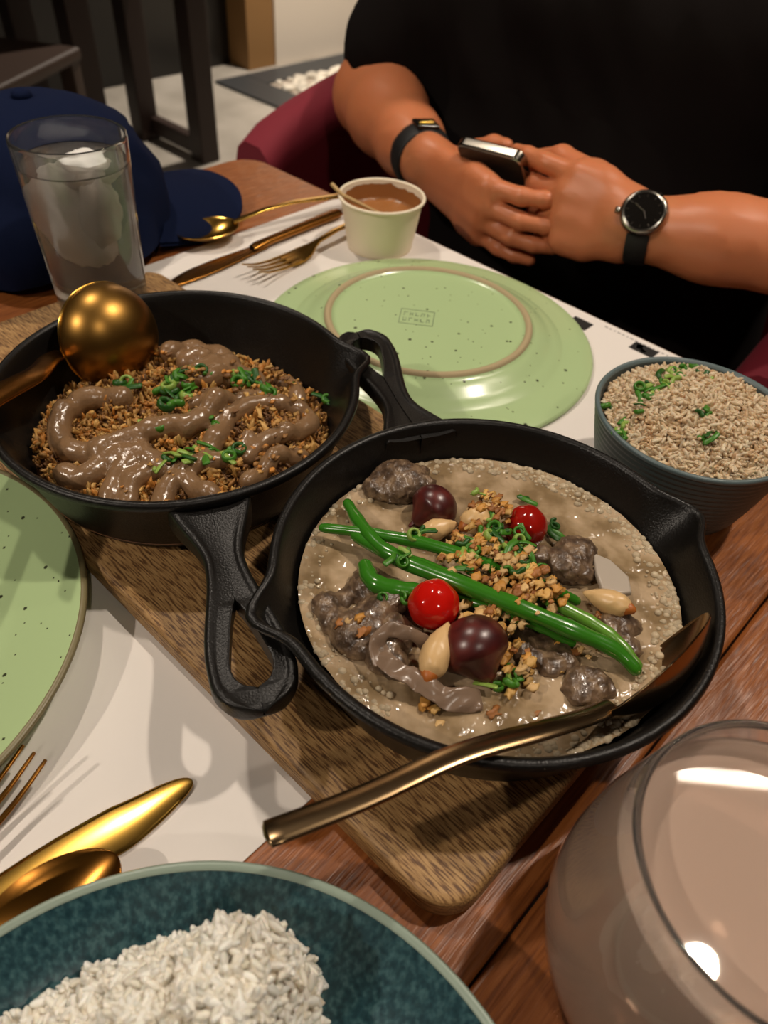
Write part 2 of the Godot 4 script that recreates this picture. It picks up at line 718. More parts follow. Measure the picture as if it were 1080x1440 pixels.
	mat("skin_flap", rgb(128, 106, 88), 0.25)
	mat("bone", rgb(176, 164, 150), 0.35)
	var onion := mat("red_onion", Color(1, 1, 1), 0.32, 0.0, 0.6)
	planar(onion, tex(noise(0.03, FastNoiseLite.TYPE_SIMPLEX_SMOOTH, 3, 76), [0.25, 0.75], [rgb(58, 18, 18), rgb(98, 36, 30)], 256), Vector3(9, 9, 9))
	mat("tomato", rgb(196, 22, 14), 0.1, 0.0, 0.6)
	mat("tomato_dark", rgb(150, 22, 14), 0.12, 0.0, 0.6)
	mat("garlic", rgb(220, 182, 128), 0.35)
	mat("garlic_tip", rgb(170, 96, 36), 0.45)
	mat("bean", rgb(52, 118, 26), 0.2, 0.0, 0.6)
	mat("bean_pale", rgb(96, 146, 48), 0.25, 0.0, 0.6)
	mat("scallion", rgb(64, 122, 30), 0.4)
	mat("scallion_pale", rgb(140, 170, 76), 0.4)
	mat("scallion_dark", rgb(34, 84, 22), 0.4)
	mat("foam", rgb(204, 186, 156), 0.05, 0.0, 0.7)
	M.foam.vertex_color_use_as_albedo = true
	var rice := mat("rice_white", Color(1, 1, 1), 0.4)
	rice.vertex_color_use_as_albedo = true
	rice.subsurf_scatter_enabled = true
	rice.subsurf_scatter_strength = 0.12
	mat("rice_body", rgb(236, 224, 202), 0.6)
	mat("brown_rice_body", rgb(186, 150, 108), 0.6)
	# person
	var sk := mat("skin", rgb(206, 126, 84), 0.42)
	sk.subsurf_scatter_enabled = true
	sk.subsurf_scatter_strength = 0.15
	var sh := mat("black_shirt", rgb(24, 20, 19), 0.9, 0.0, 0.2)
	bumpy(sh, tex(noise(0.008, FastNoiseLite.TYPE_SIMPLEX_SMOOTH, 2, 81), [], [], 256, 12.0), 0.6, Vector3(2.5, 2.5, 2.5))
	mat("black_trousers", rgb(16, 16, 18), 0.9)
	mat("hair", rgb(16, 13, 12), 0.6)
	mat("eye_white", rgb(226, 218, 208), 0.3)
	mat("lip", rgb(158, 84, 70), 0.4)
	mat("rubber", rgb(20, 19, 19), 0.6)
	mat("steel", Color(0.62, 0.60, 0.56), 0.2, 1.0)
	mat("dial", rgb(22, 20, 18), 0.15)
	mat("phone_back", rgb(52, 46, 40), 0.25)
	mat("phone_screen", rgb(14, 14, 18), 0.08)


func slab(called: String, lo: Vector3, hi: Vector3, m: Material, kind := "structure", label := "") -> MeshInstance3D:
	var g := Geo.new()
	g.box((lo + hi) / 2.0, hi - lo, 0.004)
	return struct(called, g, m, label)


func build_room() -> void:
	slab("floor", Vector3(-5.2, -0.15, -5.2), Vector3(2.8, 0, 2.4), M.concrete, "", "pale grey polished concrete floor")
	slab("ceiling", Vector3(-5.2, 2.9, -5.2), Vector3(2.8, 3.05, 2.4), M.ceiling_paint)
	slab("wall_back", Vector3(-5.2, 0, -5.35), Vector3(2.8, 2.9, -5.2), M.wall_brown)
	slab("wall_front", Vector3(-5.2, 0, 2.4), Vector3(2.8, 2.9, 2.55), M.wall_brown)
	slab("wall_right", Vector3(2.8, 0, -5.2), Vector3(2.95, 2.9, 2.4), M.wall_brown)
	slab("wall_left", Vector3(-5.35, 0, -5.2), Vector3(-5.2, 2.9, 2.4), M.wall_brown)
	# the partition at the left of the view: dark panel, timber post, white wall
	slab("wall_partition", Vector3(-3.45, 0, -3.30), Vector3(-3.18, 2.9, -2.66), M.wall_white, "", "white wall end beside the pebble bed")
	slab("trim_1", Vector3(-3.42, 0, -2.66), Vector3(-3.19, 2.9, -2.50), M.trim_wood, "", "timber post at the edge of the white wall")
	slab("wall_dark", Vector3(-3.45, 0, -2.50), Vector3(-3.33, 2.9, 0.6), M.dark_panel, "", "dark panelled wall beyond the tables")
	slab("trim_2", Vector3(-3.40, 0, -3.52), Vector3(-3.14, 2.9, -3.30), M.dark_wood)
	slab("wall_beyond", Vector3(-3.5, 0, -5.2), Vector3(-3.3, 2.9, -3.52), M.wall_white)
	# pebble bed with its dark stone border
	var g := Geo.new()
	g.box(Vector3(-2.1, 0.006, -2.335), Vector3(2.06, 0.012, 0.17), 0.003)
	g.box(Vector3(-3.05, 0.006, -3.35), Vector3(0.16, 0.012, 1.86), 0.003)
	struct("path_border", g, M.dark_stone, "dark stone border round the white pebble bed")
	var bed := thing("pebbles", "bed of small white pebbles inside a dark stone border", "pebbles", Vector3(-2.0, 0, -3.3), "", "stuff")
	var pg := Geo.new()
	pg.box(Vector3(-1.97, 0.004, -3.33), Vector3(1.98, 0.008, 1.80), 0.002)
	obj("pebble_base", pg, M.bone, bed)
	var pm := Geo.new()
	pm.ball(Vector3.ZERO, Basis.IDENTITY, 7, 5, noise(1.0), 0.4, 1.2)
	var where := []
	var tint := []
	for i in 2600:
		var x := rng.randf_range(-2.95, -1.3)
		var z := rng.randf_range(-3.9, -2.44)
		var s := rng.randf_range(0.012, 0.024)
		where.append(Transform3D(any_turn().scaled(Vector3(s, s * 0.8, s * 1.2)), Vector3(x, 0.012, z) - bed.position))
		var c := rng.randf_range(0.62, 1.0)
		tint.append(Color(c, c * 0.98, c * 0.95))
	scatter("pebble_stones", pm.build(Vector3.ZERO, M.pebble), where, tint, bed)
	# dark table further back: its legs show
	var t := thing("side_table", "dark wooden table with square legs standing beyond the cap", "table", Vector3(-2.57, 0, -1.45))
	g = Geo.new()
	g.box(Vector3(-2.57, 0.735, -1.45), Vector3(0.55, 0.03, 0.6), 0.004)
	obj("tabletop", g, M.dark_wood, t)
	for p in [Vector3(-2.42, 0, -1.67), Vector3(-2.735, 0, -1.63), Vector3(-2.40, 0, -1.25), Vector3(-2.72, 0, -1.23)]:
		g = Geo.new()
		g.box(p + Vector3(0, 0.36, 0), Vector3(0.075, 0.72, 0.075), 0.004)
		obj("leg", g, M.dark_wood, t)
	g = Geo.new()
	g.box(Vector3(-2.58, 0.05, -1.655), Vector3(0.26, 0.06, 0.04), 0.004)
	obj("stretcher", g, M.dark_wood, t)
	# brown chair at the far left
	t = thing("wooden_chair", "brown wooden chair in the dim corner behind the cap", "chair", Vector3(-2.30, 0, -0.88))
	var turn := Basis(Vector3.UP, 0.55)
	var cp := t.position
	g = Geo.new()
	g.box(cp + Vector3(0, 0.45, 0), Vector3(0.42, 0.035, 0.42), 0.01, turn)
	obj("seat", g, M.brown_wood, t)
	for p in [Vector3(-0.18, 0, 0.18), Vector3(0.18, 0, 0.18), Vector3(-0.18, 0, -0.18), Vector3(0.18, 0, -0.18)]:
		g = Geo.new()
		g.box(cp + turn * (p + Vector3(0, 0.22, 0)), Vector3(0.045, 0.44, 0.045), 0.005, turn)
		obj("leg", g, M.brown_wood, t)
	for s in [-1, 1]:
		g = Geo.new()
		g.box(cp + turn * Vector3(-0.19, 0.69, 0.15 * s), Vector3(0.035, 0.46, 0.07), 0.005, turn)
		obj("back_post", g, M.brown_wood, t)
	g = Geo.new()
	g.box(cp + turn * Vector3(-0.19, 0.82, 0), Vector3(0.025, 0.14, 0.28), 0.005, turn)
	obj("back_rail", g, M.brown_wood, t)


func build_tables() -> void:
	for side in 2:
		var x0: float = -0.705 if side == 0 else -0.0150
		var x1: float = -0.0159 if side == 0 else 0.68
		var lab: String = "brown wooden table top carrying both skillets" if side == 0 else "brown wooden table joined on beside the water tumbler"
		var t := thing("dining_table", lab, "table", Vector3((x0 + x1) / 2, 0, -0.13), "pushed together dining tables")
		var g := Geo.new()
		var o := arc_outline(x1 - x0, 0.83, 0.004, (x0 + x1) / 2, -0.13)
		if side == 0:
			o = PackedVector2Array()
			for c in [[x1 - 0.003, 0.282, 0.003, 0], [x0 + 0.03, 0.255, 0.03, 1], [x0 + 0.03, -0.515, 0.03, 2], [x1 - 0.003, -0.542, 0.003, 3]]:
				for q in 7:
					var a: float = PI / 2 * (c[3] + q / 6.0)
					o.append(Vector2(c[0] + c[2] * cos(a), c[1] + c[2] * sin(a)))
		g.prism(o, T - 0.032, T, 0.0022, 3)
		obj("tabletop", g, M.table_wood, t)
		for p in [Vector2(x0 + 0.08, -0.46), Vector2(x1 - 0.08, -0.46), Vector2(x0 + 0.08, 0.2), Vector2(x1 - 0.08, 0.2)]:
			g = Geo.new()
			g.box(Vector3(p.x, (T - 0.032) / 2, p.y), Vector3(0.05, T - 0.032, 0.05), 0.004)
			obj("leg", g, M.dark_wood, t)
		g = Geo.new()
		g.box(Vector3((x0 + x1) / 2, T - 0.06, -0.13), Vector3(x1 - x0 - 0.2, 0.055, 0.62), 0.004)
		obj("apron", g, M.dark_wood, t)
	# paper placemats
	var far_mat := thing("paper_placemat", "white paper placemat with black print under the upturned green plate", "placemat", Vector3(-0.335, T, -0.395), "white paper placemats")
	var g := Geo.new()
	g.prism(arc_outline(0.446, 0.294, 0.001, -0.335, -0.395, 2), T + 0.0001, T + 0.0007, 0.0002, 1)
	obj("sheet", g, M.paper, far_mat)
	# small print near the diner's edge: a black block with a pale figure, one more block, faint lines of text
	var ink := func(c: Vector2, w: float, d: float, m: Material, nm: String, turn := 0.0) -> void:
		var q := Geo.new()
		q.box(Vector3(c.x, T + 0.00078, c.y), Vector3(w, 0.00012, d), 0.00004, Basis(Vector3.UP, turn))
		obj(nm, q, m, far_mat)
	ink.call(Vector2(-0.1941, -0.5286), 0.021, 0.0125, M.print_black, "printed_block")
	ink.call(Vector2(-0.1985, -0.5300), 0.0050, 0.0070, M.paper, "printed_figure", 0.4)
	ink.call(Vector2(-0.1935, -0.5265), 0.0045, 0.0040, M.paper, "printed_figure", -0.3)
	ink.call(Vector2(-0.2510, -0.5235), 0.018, 0.014, M.print_black, "printed_block")
	for k in 16:
		ink.call(Vector2(-0.2330 + 0.0040 * k, -0.5355), 0.0030 - 0.0008 * (k % 3), 0.0015, M.print_grey, "printed_letter")
	var near_mat := thing("paper_placemat", "white paper placemat below the gold knife and fork", "placemat", Vector3(-0.332, T, 0.05), "white paper placemats")
	g = Geo.new()
	g.prism(arc_outline(0.446, 0.297, 0.001, -0.332, 0.045, 2), T + 0.0001, T + 0.0007, 0.0002, 1)
	obj("sheet", g, M.paper, near_mat)
	# serving board
	var b := thing("serving_board", "long wooden serving board with rounded corners under both skillets", "serving board", Vector3(-0.28, T, -0.195))
	g = Geo.new()
	g.prism(arc_outline(0.495, 0.206, 0.018, -0.279, -0.197, 8), T + 0.0008, T + 0.0165, 0.004, 4)
	obj("board", g, M.board_wood, b)


func skillet(at: Vector3, ang: float, label: String) -> Node3D:
	# built with its handle along +x, then turned
	var t := thing("cast_iron_skillet", label, "skillet", at, "black cast iron skillets")
	var prof := [Vector2(0.0, 0.0), Vector2(0.078, 0.0), Vector2(0.083, 0.002), Vector2(0.0858, 0.006), Vector2(0.0925, 0.026), Vector2(0.0985, 0.0425), Vector2(0.1012, 0.0448), Vector2(0.1024, 0.0475), Vector2(0.1020, 0.0496), Vector2(0.1006, 0.0507), Vector2(0.0988, 0.0506), Vector2(0.0972, 0.0492), Vector2(0.0955, 0.0440), Vector2(0.0905, 0.0280), Vector2(0.0845, 0.0110), Vector2(0.080, 0.0062), Vector2(0.074, 0.005), Vector2(0.04, 0.005), Vector2(0.0005, 0.005)]
	var rws := []
	var seg := 144
	for p in prof:
		var ring := PackedVector3Array()
		for j in seg:
			var a := TAU * j / seg
			var b := 0.0
			for s in [PI / 2, -PI / 2]:
				var d := wrapf(a - s, -PI, PI) / 0.125
				b += exp(-d * d)
			var w := smoothstep(0.022, 0.05, p.y)
			var r: float = p.x + 0.0125 * b * w
			ring.append(at + Vector3(r * cos(a), p.y - 0.0022 * b * w, r * sin(a)))
		rws.append(ring)
	var g := Geo.new()
	g.rows(rws)
	obj("pan", g, M.cast_iron, t)
	g = Geo.new()
	var half := func(s: float) -> float:
		if s < 0.34:
			return lerpf(0.0205, 0.0092, smoothstep(0.0, 0.34, s))
		var w := lerpf(0.0092, 0.0178, smoothstep(0.34, 0.8, s))
		return w * sqrt(maxf(0.0, 1.0 - pow(maxf(s - 0.852, 0.0) / 0.148, 2.0)))
	var hole := func(s: float) -> float:
		if s < 0.54 or s > 0.91:
			return 0.0
		var w := 0.0086 * pow((s - 0.54) / 0.26, 0.75)
		return minf(w, 0.0086) * sqrt(maxf(0.0, 1.0 - pow(maxf(s - 0.82, 0.0) / 0.09, 2.0)))
	var ss := []
	for i in 80:
		ss.append(1.0 - pow(1.0 - i / 79.0, 1.8))
	for m in [1.0, -1.0]:
		var outer := []
		var inner := []
		for s in ss:
			var x: float = lerpf(0.0925, 0.2125, s)
			var yc := 0.0385 - 0.001 * smoothstep(0.3, 1.0, s)
			var th := lerpf(0.0085, 0.0050, smoothstep(0.0, 0.35, s)) * (1.0 if s < 0.97 else sqrt(maxf(0.03, 1.0 - pow((s - 0.97) / 0.03, 2.0))))
			var w: float = maxf(half.call(s), 0.0004)
			var h: float = minf(hole.call(s), w * 0.8)
			var b := minf(0.0022, (w - h) * 0.45)
			var dip := 0.0016 * clampf((w - h) / 0.009, 0.0, 1.0)
			var ring := PackedVector3Array()
			for q in [[h, -th], [w - b, -th], [w - b * 0.3, -th + b * 0.3], [w, -th + b], [w, th - b], [w - b * 0.3, th - b * 0.3], [w - b, th], [w - b * 1.8, th - dip * 0.4], [lerpf(h, w, 0.5), th - dip], [h + 0.0012 * minf(1.0, h / 0.003), th - dip * (1.0 if h < 0.001 else 0.3)], [h, th - dip * (1.0 if h < 0.001 else 0.6)]]:
				ring.append(at + Vector3(x, yc + q[1], m * q[0]))
			outer.append(ring)
			var wall := PackedVector3Array()
			for q in [th - dip * 0.6, -th]:
				wall.append(at + Vector3(x, yc + q, m * h))
			inner.append(wall)
		g.rows(outer, false, m < 0.0)
		g.rows(inner, false, m < 0.0)
	obj("handle", g, M.cast_iron, t)
	t.rotation.y = -ang
	return t


const PAN_A := Vector3(-0.3179, 0.7665, -0.1852)
const PAN_B := Vector3(-0.1114, 0.7665, -0.2107)


func build_skillets() -> void:
	skillet(PAN_A, deg_to_rad(27.0), "black cast iron skillet holding the crispy gravy dish and the ladle")
	skillet(PAN_B, deg_to_rad(-152.5), "black cast iron skillet holding the meat stew with green beans")


func build_plates_and_bowls() -> void:
	# upturned green plate: foot ring uppermost
	var at := Vector3(-0.3185, 0.7508, -0.4070)
	var t := thing("dinner_plate", "pale green plate lying upside down on the far placemat", "plate", at, "pale green dinner plates")
	var g := Geo.new()
	g.lathe([Vector2(0.0, 0.0125), Vector2(0.072, 0.0125), Vector2(0.090, 0.010), Vector2(0.122, 0.0012), Vector2(0.1275, 0.0), Vector2(0.1296, 0.0012), Vector2(0.1296, 0.0030), Vector2(0.1275, 0.0046), Vector2(0.118, 0.0064), Vector2(0.106, 0.0078), Vector2(0.1035, 0.0096), Vector2(0.0975, 0.0116), Vector2(0.0925, 0.0132), Vector2(0.0885, 0.0165), Vector2(0.0830, 0.0180), Vector2(0.0800, 0.0196), Vector2(0.0785, 0.0215), Vector2(0.0770, 0.0222), Vector2(0.0752, 0.0218), Vector2(0.0735, 0.0196), Vector2(0.070, 0.0184), Vector2(0.0, 0.0180)], 128, at)
	obj("plate", g, M.celadon, t)
	g = Geo.new()
	g.lathe([Vector2(0.0797, 0.0200), Vector2(0.0789, 0.0219), Vector2(0.0773, 0.0227), Vector2(0.0754, 0.0223), Vector2(0.0742, 0.0206)], 128, at)
	obj("foot_ring", g, M.bare_clay, t)
	g = Geo.new()
	var sc := Vector3(-0.3266, 0.7690, -0.4029)
	var sb := Basis(Vector3.UP, 0.62)
	for k in 4:
		var d := Vector3([0.0, 0.0, -0.013, 0.013][k], 0, [-0.0105, 0.0105, 0.0, 0.0][k])
		g.box(sc + sb * d, Vector3(0.0265 if k < 2 else 0.0007, 0.0002, 0.0007 if k < 2 else 0.0215), 0.00005, sb)
	for k in 10:
		var x := -0.009 + 0.0045 * (k % 5)
		var z := -0.0042 + 0.0084 * (k / 5)
		g.box(sc + sb * Vector3(x - 0.001, 0, z), Vector3(0.0006, 0.0002, 0.005), 0.00005, sb)
		g.box(sc + sb * Vector3(x, 0, z + [-0.002, 0.0, 0.002][k % 3]), Vector3(0.0028, 0.0002, 0.0006), 0.00005, sb)
		if k % 2:
			g.box(sc + sb * Vector3(x + 0.001, 0, z), Vector3(0.0006, 0.0002, 0.004), 0.00005, sb)
	obj("maker_stamp", g, M.stamp_ink, t, "small grey square maker stamp")
	# green plate the right way up
	at = Vector3(-0.3255, 0.7508, 0.0287)
	t = thing("dinner_plate", "speckled pale green plate the right way up left of the gold fork", "plate", at, "pale green dinner plates")
	g = Geo.new()
	g.lathe([Vector2(0.0, 0.002), Vector2(0.072, 0.002), Vector2(0.074, 0.0), Vector2(0.078, 0.0), Vector2(0.080, 0.003), Vector2(0.100, 0.0085), Vector2(0.127, 0.0178), Vector2(0.1292, 0.0195), Vector2(0.1288, 0.0208), Vector2(0.127, 0.0210), Vector2(0.112, 0.0160), Vector2(0.095, 0.0098), Vector2(0.088, 0.0068), Vector2(0.078, 0.0058), Vector2(0.0, 0.0055)], 128, at)
	obj("plate", g, M.celadon, t)
	g = Geo.new()
	g.lathe([Vector2(0.1284, 0.0186), Vector2(0.1297, 0.0196), Vector2(0.1291, 0.0211), Vector2(0.1272, 0.0213), Vector2(0.1266, 0.0209)], 128, at)
	obj("rim_edge", g, M.glaze_edge, t, "brownish bare rim edge")
	# teal plate with white rice
	at = Vector3(-0.0222, 0.7508, 0.0395)
	t = thing("teal_bowl", "mottled teal shallow bowl of white rice at the near edge", "bowl", at)
	g = Geo.new()
	g.lathe([Vector2(0.0, 0.003), Vector2(0.055, 0.003), Vector2(0.057, 0.0), Vector2(0.062, 0.0), Vector2(0.066, 0.003), Vector2(0.090, 0.010), Vector2(0.108, 0.022), Vector2(0.1165, 0.0325), Vector2(0.1174, 0.0345), Vector2(0.1166, 0.0356), Vector2(0.1148, 0.0350), Vector2(0.105, 0.0240), Vector2(0.090, 0.0145), Vector2(0.076, 0.0105), Vector2(0.060, 0.0090), Vector2(0.0, 0.0085)], 128, at)
	obj("bowl", g, M.teal_glaze, t)
	g = Geo.new()
	g.lathe([Vector2(0.1166, 0.0325), Vector2(0.1177, 0.0346), Vector2(0.1167, 0.0360), Vector2(0.1149, 0.0354), Vector2(0.1142, 0.0346)], 128, at)
	obj("rim_edge", g, M.teal_edge, t, "pale worn rim edge")
	# ribbed rice bowl
	at = Vector3(-0.0993, 0.7508, -0.3885)
	t = thing("rice_bowl", "dark grey ribbed bowl of garlic rice behind the stew skillet", "bowl", at)
	g = Geo.new()
	var prof := [Vector2(0.0, 0.002), Vector2(0.030, 0.002), Vector2(0.032, 0.0), Vector2(0.038, 0.0), Vector2(0.0415, 0.003)]
	for k in 57:
		var y := 0.004 + k * 0.001
		var f := (y - 0.004) / 0.056
		prof.append(Vector2(0.0425 + 0.0158 * pow(f, 0.75) + 0.00045 * sin(k * TAU / 4.0), y))
	prof.append_array([Vector2(0.0588, 0.0615), Vector2(0.0582, 0.0624), Vector2(0.0568, 0.0622), Vector2(0.0556, 0.060), Vector2(0.050, 0.035), Vector2(0.040, 0.010), Vector2(0.0, 0.006)])
	g.lathe(prof, 96, at)
	obj("bowl", g, M.grey_glaze, t)
	g = Geo.new()
	g.lathe([Vector2(0.0586, 0.0598), Vector2(0.0592, 0.0614), Vector2(0.0583, 0.0628), Vector2(0.0567, 0.0625), Vector2(0.0559, 0.0607)], 96, at)
	obj("rim_edge", g, M.grey_edge, t)


func build_glasses() -> void:
	# tall glass of iced water by the cap
	var at := Vector3(-0.5055, 0.7508, -0.2430)
	var t := thing("water_glass", "tall misted glass of iced water beside the navy cap", "glass", at, "glasses of water")
	var g := Geo.new()
	g.lathe([Vector2(0.0, 0.0), Vector2(0.0300, 0.0), Vector2(0.0318, 0.002), Vector2(0.0328, 0.02), Vector2(0.0378, 0.132), Vector2(0.0374, 0.1345), Vector2(0.0364, 0.1350), Vector2(0.0355, 0.1335), Vector2(0.0308, 0.02), Vector2(0.0290, 0.013), Vector2(0.024, 0.011), Vector2(0.0, 0.0105)], 96, at)
	obj("glass_wall", g, M.clear_glass, t)
	g = Geo.new()
	g.lathe([Vector2(0.0, 0.0108), Vector2(0.0242, 0.0112), Vector2(0.0292, 0.0132), Vector2(0.0310, 0.02), Vector2(0.0351, 0.1185), Vector2(0.0340, 0.1172), Vector2(0.0330, 0.1168), Vector2(0.0322, 0.1168), Vector2(0.0, 0.1168)], 96, at)
	obj("water", g, M.misted_water, t)
	var nz := noise(0.9, FastNoiseLite.TYPE_SIMPLEX_SMOOTH, 3, 5)
	for q in [[Vector3(-0.006, 0.078, 0.004), Vector3(0.017, 0.034, 0.014), 0.25], [Vector3(0.008, 0.086, -0.004), Vector3(0.012, 0.026, 0.012), -0.2], [Vector3(0.0, 0.112, -0.006), Vector3(0.018, 0.010, 0.014), 0.1]]:
		g = Geo.new()
		g.ball(at + q[0], Basis.from_euler(Vector3(0.15, 0.6, q[2])) * Basis.from_scale(q[1]), 28, 20, nz, 0.22, 1.6, q[2] * 10.0)
		obj("ice_lump", g, M.ice, t)
	# wide tumbler close to the camera
	at = Vector3(0.0390, 0.7500, -0.1520)
	t = thing("tumbler", "wide bulging tumbler of pale water right beside the camera", "glass", at, "glasses of water")
	g = Geo.new()
	g.lathe([Vector2(0.0, 0.0), Vector2(0.042, 0.0), Vector2(0.050, 0.003), Vector2(0.0560, 0.012), Vector2(0.0582, 0.026), Vector2(0.0578, 0.042), Vector2(0.0556, 0.060), Vector2(0.0515, 0.080), Vector2(0.0476, 0.0975), Vector2(0.0472, 0.0995), Vector2(0.0462, 0.1002), Vector2(0.0452, 0.0995), Vector2(0.0452, 0.0972), Vector2(0.0490, 0.080), Vector2(0.0530, 0.060), Vector2(0.0553, 0.042), Vector2(0.0555, 0.026), Vector2(0.053, 0.014), Vector2(0.047, 0.0075), Vector2(0.0, 0.006)], 128, at)
	obj("glass_wall", g, M.clear_glass, t)
	g = Geo.new()
	g.lathe([Vector2(0.0, 0.0064), Vector2(0.0472, 0.0078), Vector2(0.0533, 0.0141), Vector2(0.0558, 0.026), Vector2(0.0556, 0.042), Vector2(0.0533, 0.060), Vector2(0.0496, 0.078), Vector2(0.0478, 0.0868), Vector2(0.0462, 0.0853), Vector2(0.0448, 0.0849), Vector2(0.0440, 0.0848), Vector2(0.0, 0.0848)], 128, at)
	obj("water", g, M.pale_water, t)


# a spoon bowl: d points to the tip, n out of the hollow
func spoon_bowl(g: Geo, base: Vector3, d: Vector3, n: Vector3, length: float, width: float, depth: float, thick := 0.0011) -> void:
	d = d.normalized()
	n = (n - d * n.dot(d)).normalized()
	var side := d.cross(n)
	var rws := []
	for i in 25:
		var s := clampf((1.0 - cos(PI * i / 24.0)) / 2.0, 0.0004, 0.9996)
		var w := width / 2.0 * pow(sin(PI * pow(s, 0.86)), 0.52)
		var dep := depth * pow(sin(PI * pow(s, 0.9)), 0.8)
		var ring := PackedVector3Array()
		for k in 13:
			var c := -1.0 + k / 6.0
			ring.append(base + d * s * length + side * c * w - n * dep * (1.0 - c * c))
		for k in 13:
			var c := 1.0 - k / 6.0
			ring.append(base + d * s * length + side * c * w * 0.985 - n * (dep * (1.0 - c * c) + thick))
		rws.append(ring)
	g.rows(rws, true, true)


func fork(label: String, base: Vector3, d: Vector3, n: Vector3, m: Material, group: String, handle := 0.13) -> void:
	# base: where tines meet the head; d towards the tips; n upwards
	d = d.normalized()
	n = (n - d * n.dot(d)).normalized()
	var side := d.cross(n)
	var t := thing("fork", label, "fork", base, group)
	for k in 4:
		var o := side * (k - 1.5) * 0.0062
		var g := Geo.new()
		g.tube(spline([base + o * 0.96 - d * 0.004, base + o + d * 0.016 + n * 0.0012, base + o * 1.02 + d * 0.034 + n * 0.0042, base + o * 1.03 + d * 0.049 + n * 0.0095], 4), [0.0019, 0.0017, 0.0009], 8, 0.75, n, true)
		obj("tine", g, m, t)
	var h := Geo.new()
	var rws := []
	for q in [[0.006, 0.0115, 0.0], [-0.006, 0.0118, 0.0], [-0.018, 0.0098, 0.0012], [-0.027, 0.0055, 0.0030], [-0.036, 0.0034, 0.0048], [-0.06, 0.0034, 0.0070], [-0.09, 0.0044, 0.0062], [-0.036 - handle, 0.0068, 0.0022], [-0.041 - handle, 0.0048, 0.0020], [-0.044 - handle, 0.0012, 0.0019]]:
		var ring := PackedVector3Array()
		for k in 12:
			var a := TAU * k / 12
			ring.append(base + d * q[0] + n * q[2] + side * cos(a) * q[1] + n * sin(a) * 0.0013)
		rws.append(ring)
	h.rows(rws, true, true)
	obj("handle", h, m, t)


func spoon(label: String, tip: Vector3, d: Vector3, n: Vector3, m: Material, group: String, length := 0.06, width := 0.038, handle := 0.13) -> void:
	d = d.normalized()
	n = (n - d * n.dot(d)).normalized()
	var side := d.cross(n)
	var base := tip - d * length
	var t := thing("spoon", label, "spoon", base, group)
	var g := Geo.new()
	spoon_bowl(g, base, d, n, length, width, width * 0.24)
	obj("bowl", g, m, t)
	var h := Geo.new()
	var rws := []
	for q in [[0.004, 0.003, -0.0008], [-0.01, 0.0036, 0.0012], [-0.03, 0.0032, 0.0035], [-0.06, 0.0036, 0.0035], [-handle, 0.0068, -0.003], [-handle - 0.005, 0.0045, -0.0033], [-handle - 0.008, 0.001, -0.0035]]:
		var ring := PackedVector3Array()
		for k in 12:
			var a := TAU * k / 12
			ring.append(base + d * q[0] + n * q[2] + side * cos(a) * q[1] + n * sin(a) * 0.0014)
		rws.append(ring)
	h.rows(rws, true, true)
	obj("handle", h, m, t)


func knife(label: String, tip: Vector3, d: Vector3, m: Material, group: String, width := 0.0155) -> void:
	d = Vector3(d.x, 0, d.z).normalized()
	var side := Vector3(-d.z, 0, d.x)
	var t := thing("table_knife", label, "knife", tip, group)
	var g := Geo.new()
	var rws := []
	for i in 33:
		var s := 0.112 * pow(i / 32.0, 1.6)
		var w := width * 0.5 * (pow(clampf(s / 0.034, 0.0004, 1.0), 0.44) if s < 0.034 else lerpf(1.0, 0.62, smoothstep(0.05, 0.112, s)))
		var mid := tip - d * s - side * width * 0.10 * (1.0 - smoothstep(0.0, 0.03, s))
		var ring := PackedVector3Array()
		for k in 11:
			var u := 1.0 - k / 5.0
			ring.append(mid + side * w * u + Vector3.UP * (0.0004 + 0.0008 * (1.0 - u * u) * minf(1.0, w / (width * 0.4))))
		for k in 5:
			var u := -1.0 + k / 2.0
			ring.append(mid + side * w * 0.99 * u - Vector3.UP * 0.0006)
		rws.append(ring)
	g.rows(rws, true, true)
	obj("blade", g, m, t)
	g = Geo.new()
	rws = []
	for q in [[0.098, 0.0045, 0.0012], [0.104, 0.0056, 0.0030], [0.12, 0.0050, 0.0036], [0.16, 0.0058, 0.0038], [0.205, 0.0072, 0.0036], [0.211, 0.0056, 0.0028], [0.214, 0.001, 0.0006]]:
		var ring := PackedVector3Array()
		for k in 14:
			var a := TAU * k / 14
			ring.append(tip + Vector3(0, 0.0022, 0) - d * q[0] + side * cos(a) * q[1] + Vector3.UP * sin(a) * q[2])
		rws.append(ring)
	g.rows(rws, true, true)
	obj("handle", g, m, t)


